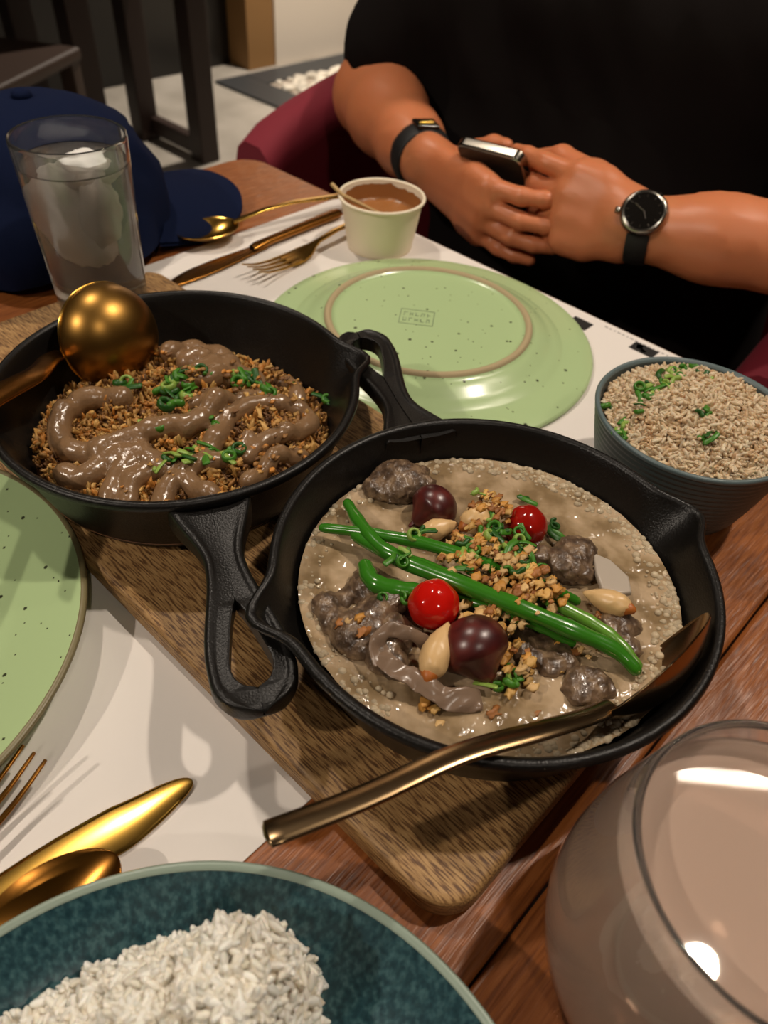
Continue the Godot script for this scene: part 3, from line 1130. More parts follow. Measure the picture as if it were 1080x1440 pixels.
func build_cutlery() -> void:
	var up := Vector3.UP
	# near set
	knife("gold table knife lying nearest the white mat's edge", Vector3(-0.1485, 0.7520, -0.0630), Vector3(0.19, 0, -0.98), M.gold, "gold cutlery by the near placemat", 0.0205)
	fork("gold fork beside the speckled plate, its four tines raised", Vector3(-0.1888, 0.7600, 0.0273), Vector3(-0.26, -0.02, -0.97), up, M.dark_gold, "gold cutlery by the near placemat")
	spoon("dark gold spoon half hidden under the teal bowl rim", Vector3(-0.1395, 0.7665, -0.0225), Vector3(-0.02, 0.04, -0.99), Vector3(-0.05, 1, 0.1), M.dark_gold, "gold cutlery by the near placemat", 0.058, 0.040)
	# far set
	knife("gold knife between the fork and spoon by the paper cup", Vector3(-0.5140, 0.7530, -0.3000), Vector3(0.05, 0, 1), M.dark_gold, "gold cutlery by the paper cup", 0.0180)
	spoon("gold spoon with its bowl towards the cap brim", Vector3(-0.5640, 0.7635, -0.3520), Vector3(-0.17, -0.02, 1), up, M.gold, "gold cutlery by the paper cup", 0.058, 0.040, 0.125)
	fork("gold fork lying nearest the upturned green plate", Vector3(-0.4830, 0.7535, -0.4120), Vector3(0.10, 0.0, 1), up, M.gold, "gold cutlery by the paper cup", 0.085)
	# ladle resting in the left skillet
	var c := Vector3(-0.3975, 0.8070, -0.1880)
	var n := Vector3(-0.93, -0.34, 0.14).normalized()
	var t := thing("ladle", "gold soup ladle leaning in the left skillet", "ladle", c)
	var g := Geo.new()
	var pr := []
	for k in 15:
		var a := -PI / 2 + PI / 2 * k / 14.0
		pr.append(Vector2(0.0318 * cos(a), 0.0275 * sin(a)))
	for k in 15:
		var a := -PI / 2 * k / 14.0
		pr.append(Vector2(0.0307 * cos(a), 0.0264 * sin(a)))
	g.lathe(pr, 64, c, turn_to(n))
	obj("bowl", g, M.brushed_gold, t)
	g = Geo.new()
	pr = []
	for k in 9:
		var a := TAU * k / 8.0
		pr.append(Vector2(0.0316 + 0.0010 * cos(a), 0.0002 + 0.0010 * sin(a)))
	g.lathe(pr, 72, c, turn_to(n))
	obj("rim", g, M.gold, t)
	g = Geo.new()
	var hp := [Vector3(-0.4025, 0.8040, -0.1590), Vector3(-0.3890, 0.8120, -0.1460), Vector3(-0.3705, 0.8190, -0.1290), Vector3(-0.3560, 0.8260, -0.1030), Vector3(-0.3200, 0.8420, -0.0420), Vector3(-0.2900, 0.8560, 0.0100)]
	g.tube(spline(hp, 5), [0.0050, 0.0052, 0.0055, 0.0062, 0.007, 0.0075, 0.008], 12, 0.22, Vector3(0.25, 0.9, -0.1), true)
	obj("handle", g, M.dark_gold, t)
	# serving spoon in the stew
	t = thing("serving_spoon", "long champagne coloured serving spoon resting across the stew skillet", "spoon", Vector3(-0.0500, 0.8200, -0.1500))
	g = Geo.new()
	spoon_bowl(g, Vector3(-0.0345, 0.8060, -0.1830), Vector3(0.09, 0.13, -0.985), Vector3(-0.93, 0.36, 0.0), 0.070, 0.044, 0.0125)
	obj("bowl", g, M.champagne, t)
	g = Geo.new()
	g.tube(spline([Vector3(-0.0335, 0.8065, -0.1890), Vector3(-0.0370, 0.8100, -0.1760), Vector3(-0.0455, 0.8170, -0.1530), Vector3(-0.0600, 0.8215, -0.1215), Vector3(-0.0720, 0.8235, -0.0860), Vector3(-0.0845, 0.8255, -0.0550)], 5), [0.0048, 0.0036, 0.0034, 0.0038, 0.0046, 0.0056], 12, 0.38, Vector3(-0.35, 1, 0.0), true)
	obj("handle", g, M.champagne, t)


func build_cap_and_cup() -> void:
	var at := Vector3(-0.6400, 0.7500, -0.2780)
	var t := thing("baseball_cap", "navy blue baseball cap lying on the table behind the tall glass", "cap", at)
	var g := Geo.new()
	var rws := []
	var nz := noise(2.0, FastNoiseLite.TYPE_SIMPLEX_SMOOTH, 2, 9)
	for shell in 2:
		for i in 15:
			var f := i / 14.0 if shell == 0 else 1.0 - i / 14.0
			var th := f * PI / 2
			var ring := PackedVector3Array()
			for j in 72:
				var a := TAU * j / 72
				var k := 1.0 if shell == 0 else 0.97
				var seam := 1.0 - 0.018 * pow(absf(cos(a * 3.0)), 14.0)
				var r := pow(cos(th), 0.72) * k * seam
				var p := Vector3(0.090 * r * cos(a), 0.012 + 0.108 * pow(sin(th), 0.95) * k, 0.104 * r * sin(a))
				p += Vector3(p.x, 0, p.z) * 0.10 * nz.get_noise_3d(p.x * 8.0, p.y * 8.0, p.z * 8.0)
				p.y -= 0.010 * smoothstep(0.4, 1.0, sin(a)) * (1.0 - f)
				ring.append(at + p)
			rws.append(ring)
	g.rows(rws)
	obj("crown", g, M.navy_cloth, t)
	g = Geo.new()
	g.ball(at + Vector3(0, 0.121, 0), Basis.from_scale(Vector3(0.008, 0.005, 0.008)), 14, 8)
	obj("button", g, M.navy_cloth, t)
	g = Geo.new()
	var top := []
	for i in 13:
		var s := i / 12.0
		var ring := PackedVector3Array()
		for k in 33:
			var u := -1.0 + k / 16.0
			var w := 0.078
			var z0 := -0.092 * sqrt(maxf(0.0, 1.0 - pow(u * w / 0.095, 2.0)))
			var z1 := -0.100 - 0.080 * sqrt(maxf(0.0, 1.0 - pow(absf(u), 2.6)))
			var y := 0.030 - 0.016 * u * u - 0.012 * s
			ring.append(at + Vector3(u * w, y, lerpf(z0, minf(z1, z0), s)))
		top.append(ring)
	var under := []
	for r in top:
		var ring := PackedVector3Array()
		for p in r:
			ring.append(p - Vector3(0, 0.0032, 0))
		under.append(ring)
	g.rows(top, false, true)
	g.rows(under, false, false)
	var rim_a := PackedVector3Array()
	var rim_b := PackedVector3Array()
	for p in top[-1]:
		rim_a.append(p)
	for p in under[-1]:
		rim_b.append(p)
	g.rows([rim_a, rim_b], false, true)
	obj("brim", g, M.navy_cloth, t)
	# paper cup of brown sauce
	at = Vector3(-0.4555, 0.7508, -0.4965)
	t = thing("paper_cup", "small cream paper cup of brown sauce at the top of the placemat", "cup", at)
	g = Geo.new()
	var cprof := []
	for p in [Vector2(0.0, 0.003), Vector2(0.026, 0.003), Vector2(0.0265, 0.0), Vector2(0.0285, 0.0), Vector2(0.0292, 0.004), Vector2(0.0355, 0.0600), Vector2(0.0372, 0.0605), Vector2(0.0380, 0.0622), Vector2(0.0372, 0.0640), Vector2(0.0356, 0.0640), Vector2(0.0350, 0.0620), Vector2(0.0282, 0.006), Vector2(0.0, 0.0045)]:
		cprof.append(Vector2(p.x * 1.035, p.y * 0.735))
	g.lathe(cprof, 80, at)
	obj("cup", g, M.cup_paper, t)
	var sauce := thing("dipping_sauce", "brown sauce left in the bottom and smeared round the paper cup", "sauce", at + Vector3(0, 0.03, 0), "", "stuff")
	g = Geo.new()
	var sn := noise(1.0, FastNoiseLite.TYPE_SIMPLEX_SMOOTH, 2, 3)
	rws = []
	for i in 12:
		var ring := PackedVector3Array()
		for j in 60:
			var a := TAU * j / 60
			var hgt := 0.0575 + 0.004 * sn.get_noise_2d(cos(a) * 2.0, sin(a) * 2.0)
			var r := 0.0318 * i / 6.0
			var y := 0.040 + 0.002 * sn.get_noise_2d(cos(a) * i, sin(a) * i)
			if i > 6:
				y = lerpf(0.040, hgt, (i - 6) / 5.0)
				r = 0.0279 + 0.0067 * (y - 0.006) / 0.056 - 0.0002
			ring.append(at + Vector3(maxf(r, 0.0002) * 1.035 * cos(a), y * 0.735, maxf(r, 0.0002) * 1.035 * sin(a)))
		rws.append(ring)
	g.rows(rws, true, true)
	obj("sauce", g, M.brown_sauce, sauce)
	g = Geo.new()
	g.tube(PackedVector3Array([Vector3(-0.4885, 0.8040, -0.4665), Vector3(-0.4761, 0.7985, -0.4669), Vector3(-0.4555, 0.7800, -0.4960)]), [0.0018, 0.0018, 0.0018], 8)
	solo("wooden_pick", g, M.pick_wood, "thin wooden stick leaning out of the paper cup", "stick")


# ---------------------------------------------------------------- food
var clumps := [Vector3(-0.3610, 0.7960, -0.1282), Vector3(-0.3494, 0.7960, -0.1154), Vector3(-0.3367, 0.7960, -0.1043), Vector3(-0.3008, 0.7960, -0.1023), Vector3(-0.3787, 0.7960, -0.2010), Vector3(-0.3775, 0.7960, -0.2123), Vector3(-0.3286, 0.7960, -0.2556), Vector3(-0.2920, 0.7960, -0.2638), Vector3(-0.2714, 0.7960, -0.2536), Vector3(-0.2567, 0.7960, -0.2439), Vector3(-0.2488, 0.7960, -0.2005), Vector3(-0.2345, 0.7960, -0.2029), Vector3(-0.2373, 0.7960, -0.2148), Vector3(-0.2483, 0.7960, -0.1589), Vector3(-0.2527, 0.7960, -0.1788), Vector3(-0.3435, 0.7960, -0.2000), Vector3(-0.3274, 0.7960, -0.2039), Vector3(-0.3050, 0.7960, -0.1974), Vector3(-0.3391, 0.7960, -0.1555), Vector3(-0.3614, 0.7960, -0.1531), Vector3(-0.2846, 0.7960, -0.2231), Vector3(-0.2769, 0.7960, -0.2009), Vector3(-0.2901, 0.7960, -0.1060), Vector3(-0.3053, 0.7960, -0.1753), Vector3(-0.3494, 0.7960, -0.1879)]


func mound_a(x: float, z: float, nz: FastNoiseLite) -> float:
	var lift := 0.0
	for k in clumps:
		var dx: float = x - k.x
		var dz: float = z - k.z
		lift = maxf(lift, 0.0075 * exp(-(dx * dx + dz * dz) / 0.00006))
	return lift + mound_base(x, z, nz)


func mound_base(x: float, z: float, nz: FastNoiseLite) -> float:
	var q := Vector2(x + 0.3200, z + 0.1790).length() / 0.088
	return T + 0.0300 + 0.0150 * maxf(0.0, 1.0 - q * q) + 0.0045 * nz.get_noise_2d(x * 60.0, z * 60.0) - 0.006 * smoothstep(0.75, 1.0, q)


func slice_kit() -> Array:
	# chopped scallion: a ring, a half ring, a flat leaf piece
	var kit := []
	for k in 3:
		var g := Geo.new()
		if k == 0:
			g.lathe([Vector2(0.0021, -0.0012), Vector2(0.0031, -0.0014), Vector2(0.0034, 0.0), Vector2(0.0031, 0.0014), Vector2(0.0021, 0.0012), Vector2(0.0018, 0.0), Vector2(0.0021, -0.0012)], 14)
		elif k == 1:
			g.tube(spline([Vector3(-0.0024, 0, 0), Vector3(0, 0, 0.0013), Vector3(0.0026, 0, 0)], 4), [0.0012, 0.0015, 0.0012], 7, 1.3)
		else:
			g.tube(spline([Vector3(-0.0048, 0, 0), Vector3(0, 0.0008, 0.0006), Vector3(0.0048, 0, -0.0004)], 4), [0.0016, 0.0019, 0.0014], 8, 0.45)
		kit.append(g)
	return kit


func sprinkle(spots: Array, label: String, group: String, size := 1.0) -> void:
	var kit := slice_kit()
	var mats := [M.scallion, M.scallion_dark, M.scallion_pale, M.scallion]
	var made := {}
	var first := spots.duplicate()
	for p in first:
		spots.append(p + Vector3(rng.randf_range(-0.0045, 0.0045), rng.randf_range(-0.0004, 0.0012), rng.randf_range(-0.0045, 0.0045)))
	for i in spots.size():
		var k: int = [0, 1, 1, 2, 2][rng.randi() % 5]
		var mi := rng.randi() % 4
		var key := k * 10 + mi
		if not made.has(key):
			made[key] = kit[k].build(Vector3.ZERO, mats[mi])
		var o := MeshInstance3D.new()
		o.name = numbered("scallion_slice")
		o.mesh = made[key]
		add_child(o, true)
		o.transform = Transform3D(Basis.from_euler(Vector3(rng.randf_range(-0.6, 0.6), rng.randf() * TAU, rng.randf_range(-0.6, 0.6))) * Basis.from_scale(Vector3.ONE * size * rng.randf_range(0.62, 1.05)), spots[i])
		tag(o, ["bright", "dark", "pale", "bright"][mi] + " green scallion " + ["ring", "half ring", "strip"][k] + " " + label, "scallion", group)


func build_left_food() -> void:
	var nz := noise(1.0, FastNoiseLite.TYPE_SIMPLEX_SMOOTH, 3, 4)
	var crisp := thing("crispy_topping", "golden brown crumbly fried bits heaped in the left skillet", "fried topping", Vector3(-0.3179, 0.79, -0.1852), "", "stuff")
	var g := Geo.new()
	var rws := []
	for i in 26:
		var ring := PackedVector3Array()
		for j in 96:
			var a := TAU * j / 96
			var r := 0.0865 * pow(i / 25.0, 0.8) + 0.0002
			var x := -0.3179 + r * cos(a)
			var z := -0.1852 + r * sin(a)
			var y := mound_a(x, z, nz) - 0.0015
			if i == 25:
				y = T + 0.024
			ring.append(Vector3(x, y, z))
		rws.append(ring)
	g.rows(rws, true, true)
	obj("heap", g, M.mound, crisp)
	var cg := Geo.new()
	cg.ball(Vector3.ZERO, Basis.IDENTITY, 7, 5, noise(1.0), 0.9, 1.5)
	var where := []
	var tint := []
	var browns := [Color(0.16, 0.07, 0.02), Color(0.30, 0.14, 0.035), Color(0.40, 0.20, 0.05), Color(0.50, 0.27, 0.07), Color(0.52, 0.21, 0.035), Color(0.58, 0.34, 0.10)]
	for i in 10000:
		var a := rng.randf() * TAU
		var r := 0.0840 * sqrt(rng.randf())
		var x := -0.3179 + r * cos(a)
		var z := -0.1852 + r * sin(a)
		var clump := nz.get_noise_2d(x * 90.0 + 50.0, z * 90.0)
		var s := rng.randf_range(0.0006, 0.0017) * (1.0 + 0.5 * clump)
		var y := mound_a(x, z, nz) + rng.randf_range(-0.001, 0.0028) + 0.011 * maxf(0.0, clump - 0.05) * rng.randf()
		var shred := 2.4 if i % 2 else 1.2
		where.append(Transform3D(any_turn().scaled_local(Vector3(s, s * 0.8, s * shred)), Vector3(x, y, z) - crisp.position))
		var c: Color = browns[clampi(int((clump * 1.2 + 0.5) * 5.0 + rng.randf_range(-1.4, 1.4)), 0, 5)]
		tint.append(c * rng.randf_range(0.75, 1.15))
	scatter("crumbs", cg.build(Vector3.ZERO, M.crumb), where, tint, crisp)
	# ropes of brown gravy over it
	var gr := thing("gravy", "thick brown gravy poured in glossy ropes over the fried bits", "gravy", Vector3(-0.3179, 0.79, -0.1852), "", "stuff")
	var ropes := [
		[Vector3(-0.3414, 0.8000, -0.1611), Vector3(-0.3534, 0.8000, -0.1538), Vector3(-0.3596, 0.8000, -0.1408), Vector3(-0.3511, 0.8000, -0.1267), Vector3(-0.3383, 0.8000, -0.1203), Vector3(-0.3243, 0.8000, -0.1231), Vector3(-0.3153, 0.8000, -0.1348), Vector3(-0.3114, 0.8000, -0.1499), Vector3(-0.3068, 0.8000, -0.1642), Vector3(-0.2969, 0.8000, -0.1771), Vector3(-0.3010, 0.8000, -0.1979)],
		[Vector3(-0.3209, 0.7970, -0.1096), Vector3(-0.3115, 0.7970, -0.1116), Vector3(-0.3071, 0.7970, -0.1197), Vector3(-0.3091, 0.7970, -0.1302), Vector3(-0.3005, 0.7970, -0.1422), Vector3(-0.2876, 0.7970, -0.1477)],
		[Vector3(-0.3011, 0.7960, -0.1468), Vector3(-0.2977, 0.7960, -0.1349), Vector3(-0.2935, 0.7960, -0.1245), Vector3(-0.2843, 0.7960, -0.1138)],
		[Vector3(-0.3192, 0.7980, -0.1323), Vector3(-0.3105, 0.7980, -0.1296), Vector3(-0.3044, 0.7980, -0.1361)],
		[Vector3(-0.2782, 0.7940, -0.1219), Vector3(-0.2873, 0.7940, -0.1312), Vector3(-0.2854, 0.7940, -0.1448), Vector3(-0.2758, 0.7940, -0.1570), Vector3(-0.2698, 0.7940, -0.1704), Vector3(-0.2661, 0.7940, -0.1850), Vector3(-0.2710, 0.7940, -0.1960)],
		[Vector3(-0.2653, 0.7940, -0.1328), Vector3(-0.2717, 0.7940, -0.1416), Vector3(-0.2726, 0.7940, -0.1520), Vector3(-0.2589, 0.7940, -0.1538), Vector3(-0.2500, 0.7940, -0.1554)],
		[Vector3(-0.2764, 0.8000, -0.1686), Vector3(-0.2825, 0.8000, -0.1818), Vector3(-0.2935, 0.8000, -0.2043), Vector3(-0.2927, 0.8000, -0.2216), Vector3(-0.2804, 0.8000, -0.2418), Vector3(-0.2696, 0.8000, -0.2411), Vector3(-0.2657, 0.8000, -0.2233), Vector3(-0.2660, 0.8000, -0.2036), Vector3(-0.2626, 0.8000, -0.1872)],
		[Vector3(-0.2503, 0.7960, -0.2170), Vector3(-0.2522, 0.7960, -0.2112), Vector3(-0.2510, 0.7960, -0.1927), Vector3(-0.2475, 0.7960, -0.1761)],
		[Vector3(-0.3683, 0.8000, -0.2108), Vector3(-0.3700, 0.8000, -0.2238), Vector3(-0.3625, 0.8000, -0.2349), Vector3(-0.3433, 0.8000, -0.2369), Vector3(-0.3321, 0.8000, -0.2282), Vector3(-0.3275, 0.8000, -0.2129)],
		[Vector3(-0.3569, 0.8000, -0.2166), Vector3(-0.3532, 0.8000, -0.2257), Vector3(-0.3397, 0.8000, -0.2243), Vector3(-0.3392, 0.8000, -0.2132)],
		[Vector3(-0.3237, 0.8000, -0.2217), Vector3(-0.3258, 0.8000, -0.2376), Vector3(-0.3095, 0.8000, -0.2377), Vector3(-0.2993, 0.8000, -0.2292)],
		[Vector3(-0.3114, 0.8000, -0.2541), Vector3(-0.3038, 0.8000, -0.2579), Vector3(-0.2907, 0.8000, -0.2498)],
		[Vector3(-0.3231, 0.8010, -0.1795), Vector3(-0.3101, 0.8010, -0.1898), Vector3(-0.3070, 0.8010, -0.2078), Vector3(-0.3043, 0.8010, -0.2236)],
		[Vector3(-0.3343, 0.8010, -0.1943), Vector3(-0.3278, 0.8010, -0.2059)],
	]
	var widths := [0.0072, 0.0066, 0.0062, 0.0075, 0.0056, 0.0060, 0.0060, 0.0052, 0.0078, 0.0085, 0.0056, 0.0062, 0.0046, 0.0050]
	var f := Field.new()
	for k in ropes.size():
		var pts := spline(ropes[k], 4)
		for i in pts.size() - 1:
			var a: Vector3 = pts[i]
			var b: Vector3 = pts[i + 1]
			var w: float = widths[k] * 0.84
			var wa: float = w * (1.0 + 0.28 * nz.get_noise_2d(a.x * 120.0, a.z * 120.0))
			var wb: float = w * (1.0 + 0.28 * nz.get_noise_2d(b.x * 120.0, b.z * 120.0))
			a.y = mound_a(a.x, a.z, nz) + w * 0.9
			b.y = mound_a(b.x, b.z, nz) + w * 0.9
			f.cap(a, b, wa, wb, 0.0022)
	g = Geo.new()
	f.mesh(g, 0.0013)
	obj("gravy_ropes", g, M.gravy, gr)
	# crumbs that stuck on the gravy
	where = []
	tint = []
	for k in ropes.size():
		if k in [0, 1, 2, 3]:
			continue
		var pts := spline(ropes[k], 4)
		for i in 60:
			var p: Vector3 = pts[rng.randi() % pts.size()]
			p += Vector3(rng.randf_range(-0.006, 0.006), 0, rng.randf_range(-0.006, 0.006))
			if nz.get_noise_2d(p.x * 45.0 + 9.0, p.z * 45.0) < 0.08:
				continue
			p.y = mound_a(p.x, p.z, nz) + rng.randf_range(0.007, 0.0115)
			var s := rng.randf_range(0.0007, 0.0017)
			where.append(Transform3D(any_turn().scaled(Vector3(s, s * 0.8, s * 1.3)), p - gr.position))
			tint.append(browns[rng.randi() % 5] * rng.randf_range(0.9, 1.3))
	scatter("stuck_crumbs", cg.build(Vector3.ZERO, M.crumb), where, tint, gr)
	var spots := [Vector3(-0.3299, 0.8020, -0.2251), Vector3(-0.3142, 0.8020, -0.2257), Vector3(-0.3063, 0.8020, -0.2324), Vector3(-0.2926, 0.8020, -0.2303), Vector3(-0.3323, 0.8020, -0.2053), Vector3(-0.3266, 0.8020, -0.1965), Vector3(-0.3374, 0.8020, -0.1897), Vector3(-0.3263, 0.8020, -0.1863), Vector3(-0.3078, 0.8020, -0.1756), Vector3(-0.3007, 0.8020, -0.1835), Vector3(-0.3142, 0.8020, -0.1599), Vector3(-0.3090, 0.8020, -0.1628), Vector3(-0.2785, 0.8020, -0.1770), Vector3(-0.2817, 0.8020, -0.1663), Vector3(-0.2813, 0.8020, -0.1623), Vector3(-0.2739, 0.8020, -0.1670), Vector3(-0.2717, 0.8020, -0.1608), Vector3(-0.2850, 0.8020, -0.1548), Vector3(-0.2649, 0.8020, -0.1829), Vector3(-0.2633, 0.8020, -0.1759), Vector3(-0.2821, 0.8020, -0.1435), Vector3(-0.3571, 0.8020, -0.1697), Vector3(-0.3488, 0.8020, -0.1715), Vector3(-0.2986, 0.8020, -0.1878), Vector3(-0.2961, 0.8020, -0.2553), Vector3(-0.2821, 0.8020, -0.2619), Vector3(-0.3123, 0.8020, -0.2335), Vector3(-0.3352, 0.8020, -0.1976), Vector3(-0.3282, 0.8020, -0.2100), Vector3(-0.3288, 0.8020, -0.2205), Vector3(-0.3183, 0.8020, -0.2323), Vector3(-0.3322, 0.8020, -0.1880), Vector3(-0.3199, 0.8020, -0.1872), Vector3(-0.2770, 0.8020, -0.1592), Vector3(-0.2752, 0.8020, -0.1717), Vector3(-0.3321, 0.8020, -0.1839), Vector3(-0.2993, 0.8020, -0.2315), Vector3(-0.2879, 0.8020, -0.1852), Vector3(-0.3226, 0.8020, -0.2275), Vector3(-0.3212, 0.8020, -0.1941)]
	for i in spots.size():
		var p: Vector3 = spots[i]
		spots[i] = Vector3(p.x, mound_a(p.x, p.z, nz) + 0.0082, p.z)
	sprinkle(spots, "chopped over the gravy in the left skillet", "scallion pieces on the crispy gravy dish", 1.5)


const BROTH := T + 0.0470


func broth_height(x: float, z: float, nz: FastNoiseLite) -> float:
	return BROTH + 0.0010 * nz.get_noise_2d(x * 70.0, z * 70.0)


# an irregular chunk: short fat strands grown together
func chunk(called: String, at: Vector3, size: Vector3, turn: Vector3, m: Material, label: String, category: String, sd: float, _amp := 0.45, group := "") -> MeshInstance3D:
	var r := RandomNumberGenerator.new()
	r.seed = int(sd * 100.0)
	var b := Basis.from_euler(turn) * Basis.from_scale(size)
	var f := Field.new()
	var thin := size.y * 0.80
	for k in 9:
		var p := Vector3(r.randf_range(-0.62, 0.62), r.randf_range(-0.25, 0.35), r.randf_range(-0.62, 0.62))
		var q := p + Vector3(r.randf_range(-0.5, 0.5), r.randf_range(-0.3, 0.2), r.randf_range(-0.5, 0.5))
		f.cap(at + b * p, at + b * q, thin * r.randf_range(0.6, 1.0), thin * r.randf_range(0.45, 0.8), 0.006)
	var g := Geo.new()
	f.mesh(g, 0.0014)
	var nz := noise(1.0, FastNoiseLite.TYPE_SIMPLEX_SMOOTH, 2, 15)
	for i in g.v.size():
		var p: Vector3 = g.v[i]
		g.v[i] = p + Vector3(nz.get_noise_3d(p.x * 220.0, p.y * 220.0, p.z * 220.0 + sd), nz.get_noise_3d(p.x * 220.0 + 40.0, p.y * 220.0, p.z * 220.0 + sd), nz.get_noise_3d(p.x * 220.0 - 40.0, p.y * 220.0, p.z * 220.0 + sd)) * 0.0011
	return solo(called, g, m, label, category, group)


func build_stew() -> void:
	var nz := noise(1.0, FastNoiseLite.TYPE_SIMPLEX_SMOOTH, 3, 6)
	var stew := thing("stew_broth", "creamy grey brown broth filling the right skillet, foamy at its rim", "broth", Vector3(PAN_B.x, T + 0.03, PAN_B.z), "", "stuff")
	var g := Geo.new()
	var rws := []
	for i in 40:
		var ring := PackedVector3Array()
		for j in 140:
			var a := TAU * j / 140
			var r := 0.0893 * pow(i / 39.0, 0.8) + 0.0002
			var x := PAN_B.x + r * cos(a)
			var z := PAN_B.z + r * sin(a)
			ring.append(Vector3(x, broth_height(x, z, nz) + 0.0008 * smoothstep(0.080, 0.089, r), z))
		rws.append(ring)
	g.rows(rws, true, true)
	obj("broth", g, M.broth, stew)
	# foam of small bubbles along the far rim
	var fg := Geo.new()
	fg.ball(Vector3.ZERO, Basis.IDENTITY, 9, 7)
	var where := []
	var tint := []
	for i in 1100:
		var a := deg_to_rad(rng.randf_range(-165, 45)) if rng.randf() < 0.82 else deg_to_rad(rng.randf_range(80, 190))
		var r := 0.0885 - 0.011 * pow(rng.randf(), 2.4)
		var s := 0.0006 + 0.0015 * pow(rng.randf(), 2.2)
		var p := Vector3(PAN_B.x + r * cos(a), BROTH + 0.0002, PAN_B.z + r * sin(a))
		where.append(Transform3D(Basis.from_scale(Vector3(s, s * 0.75, s)), p - stew.position))
		var c := rng.randf_range(0.7, 1.0)
		tint.append(Color(c, c, c))
	scatter("foam_bubbles", fg.build(Vector3.ZERO, M.foam), where, tint, stew)
	# meat
	var gm := "meat pieces in the stew"
	chunk("meat_chunk", Vector3(-0.1863, 0.8020, -0.2278), Vector3(0.021, 0.0085, 0.014), Vector3(0.1, 0.5, 0.15), M.meat, "dark meat chunk at the far rim of the stew, behind the dark onion", "meat", 1.0, 0.5, gm)
	chunk("meat_chunk", Vector3(-0.1432, 0.7980, -0.1572), Vector3(0.022, 0.0100, 0.026), Vector3(0.0, 0.35, 0.1), M.meat, "large grey meat chunk left of the round red tomato", "meat", 2.3, 0.5, gm)
	chunk("meat_chunk", Vector3(-0.1228, 0.7980, -0.1487), Vector3(0.013, 0.0085, 0.016), Vector3(0.2, 1.2, 0.0), M.meat, "small grey meat chunk beside the upright garlic clove", "meat", 4.1, 0.5, gm)
	chunk("meat_chunk", Vector3(-0.0947, 0.8000, -0.2433), Vector3(0.013, 0.0080, 0.020), Vector3(0.0, -0.6, 0.1), M.meat, "dark meat chunk next to the pale bone piece", "meat", 5.7, 0.6, gm)
	chunk("meat_chunk", Vector3(-0.0478, 0.7970, -0.1955), Vector3(0.011, 0.0050, 0.010), Vector3(0.0, 0.2, 0.0), M.meat, "round meat lump nearest the serving spoon's neck", "meat", 7.2, 0.5, gm)
	chunk("meat_chunk", Vector3(-0.0516, 0.7970, -0.2307), Vector3(0.017, 0.0055, 0.012), Vector3(0.0, -0.5, 0.0), M.meat, "flat meat piece under the tip ends of the green beans", "meat", 8.4, 0.5, gm)
	chunk("meat_chunk", Vector3(-0.0709, 0.7960, -0.1990), Vector3(0.020, 0.0060, 0.012), Vector3(0.0, 0.3, 0.0), M.meat, "sunken meat piece between the big onion and the bean ends", "meat", 9.9, 0.6, gm)
	chunk("meat_chunk", Vector3(-0.0976, 0.7960, -0.2084), Vector3(0.030, 0.0090, 0.017), Vector3(0.0, 0.6, 0.0), M.meat, "meat piece mostly covered by the green beans and fried garlic", "meat", 11.3, 0.5, gm)
	# curled flap of skin with a gap below it
	g = Geo.new()
	g.tube(spline([Vector3(-0.1173, 0.8060, -0.1410), Vector3(-0.1073, 0.8070, -0.1389), Vector3(-0.0957, 0.8050, -0.1430), Vector3(-0.0830, 0.8020, -0.1473), Vector3(-0.0744, 0.7990, -0.1577)], 6), [0.004, 0.009, 0.0105, 0.0095, 0.005], 16, 0.22, Vector3(0.35, 0.85, 0.35))
	g.tube(spline([Vector3(-0.1125, 0.8040, -0.1379), Vector3(-0.1193, 0.8080, -0.1421), Vector3(-0.1190, 0.8110, -0.1493), Vector3(-0.1117, 0.8100, -0.1547), Vector3(-0.1060, 0.8050, -0.1590)], 5), [0.004, 0.0065, 0.0075, 0.006, 0.003], 14, 0.30, Vector3(0.2, 0.9, -0.2))
	for i in g.v.size():
		var p: Vector3 = g.v[i]
		g.v[i] = p + Vector3(0, 0.0028, 0) * nz.get_noise_3d(p.x * 120.0, p.y * 60.0, p.z * 120.0)
	solo("meat_skin", g, M.skin_flap, "curled strip of grey skin below the upright garlic clove", "meat", gm)
	g = Geo.new()
	var outline := PackedVector2Array()
	for p in [Vector3(-0.0848, 0.8040, -0.2572), Vector3(-0.0768, 0.8040, -0.2597), Vector3(-0.0648, 0.8040, -0.2568), Vector3(-0.0589, 0.8040, -0.2493), Vector3(-0.0631, 0.8040, -0.2437), Vector3(-0.0701, 0.8040, -0.2413), Vector3(-0.0772, 0.8040, -0.2476)]:
		outline.append(Vector2(p.x, p.z))
	g.prism(outline, T + 0.0515, T + 0.0550, 0.0011, 3)
	solo("bone_piece", g, M.bone, "pale flat bone piece above the browned garlic clove", "bone")
	# onions
	for q in [[Vector3(-0.0905, 0.8060, -0.1714), Vector3(0.0150, 0.0158, 0.0150), Vector3(-0.0745, 0.7990, -0.1654) - Vector3(-0.0905, 0.8060, -0.1714), "large red onion bulb in front of the green beans"], [Vector3(-0.1588, 0.8040, -0.2245), Vector3(0.0122, 0.0132, 0.0122), Vector3(-0.1610, 0.8000, -0.2103) - Vector3(-0.1588, 0.8040, -0.2245), "dark red onion bulb at the far left of the stew"]]:
		var dir: Vector3 = q[2]
		var o := thing("red_onion", q[3], "onion", q[0], "small red onions in the stew")
		g = Geo.new()
		var pr := []
		for k in 22:
			var s := k / 21.0
			var y := -1.0 + 2.25 * s
			var r := sqrt(maxf(0.0, 1.0 - y * y)) if y < 0.45 else lerpf(0.893, 0.10, pow((y - 0.45) / 0.80, 0.80))
			if k == 21:
				r = 0.0
			pr.append(Vector2(r * q[1].x, y * q[1].y * 0.86))
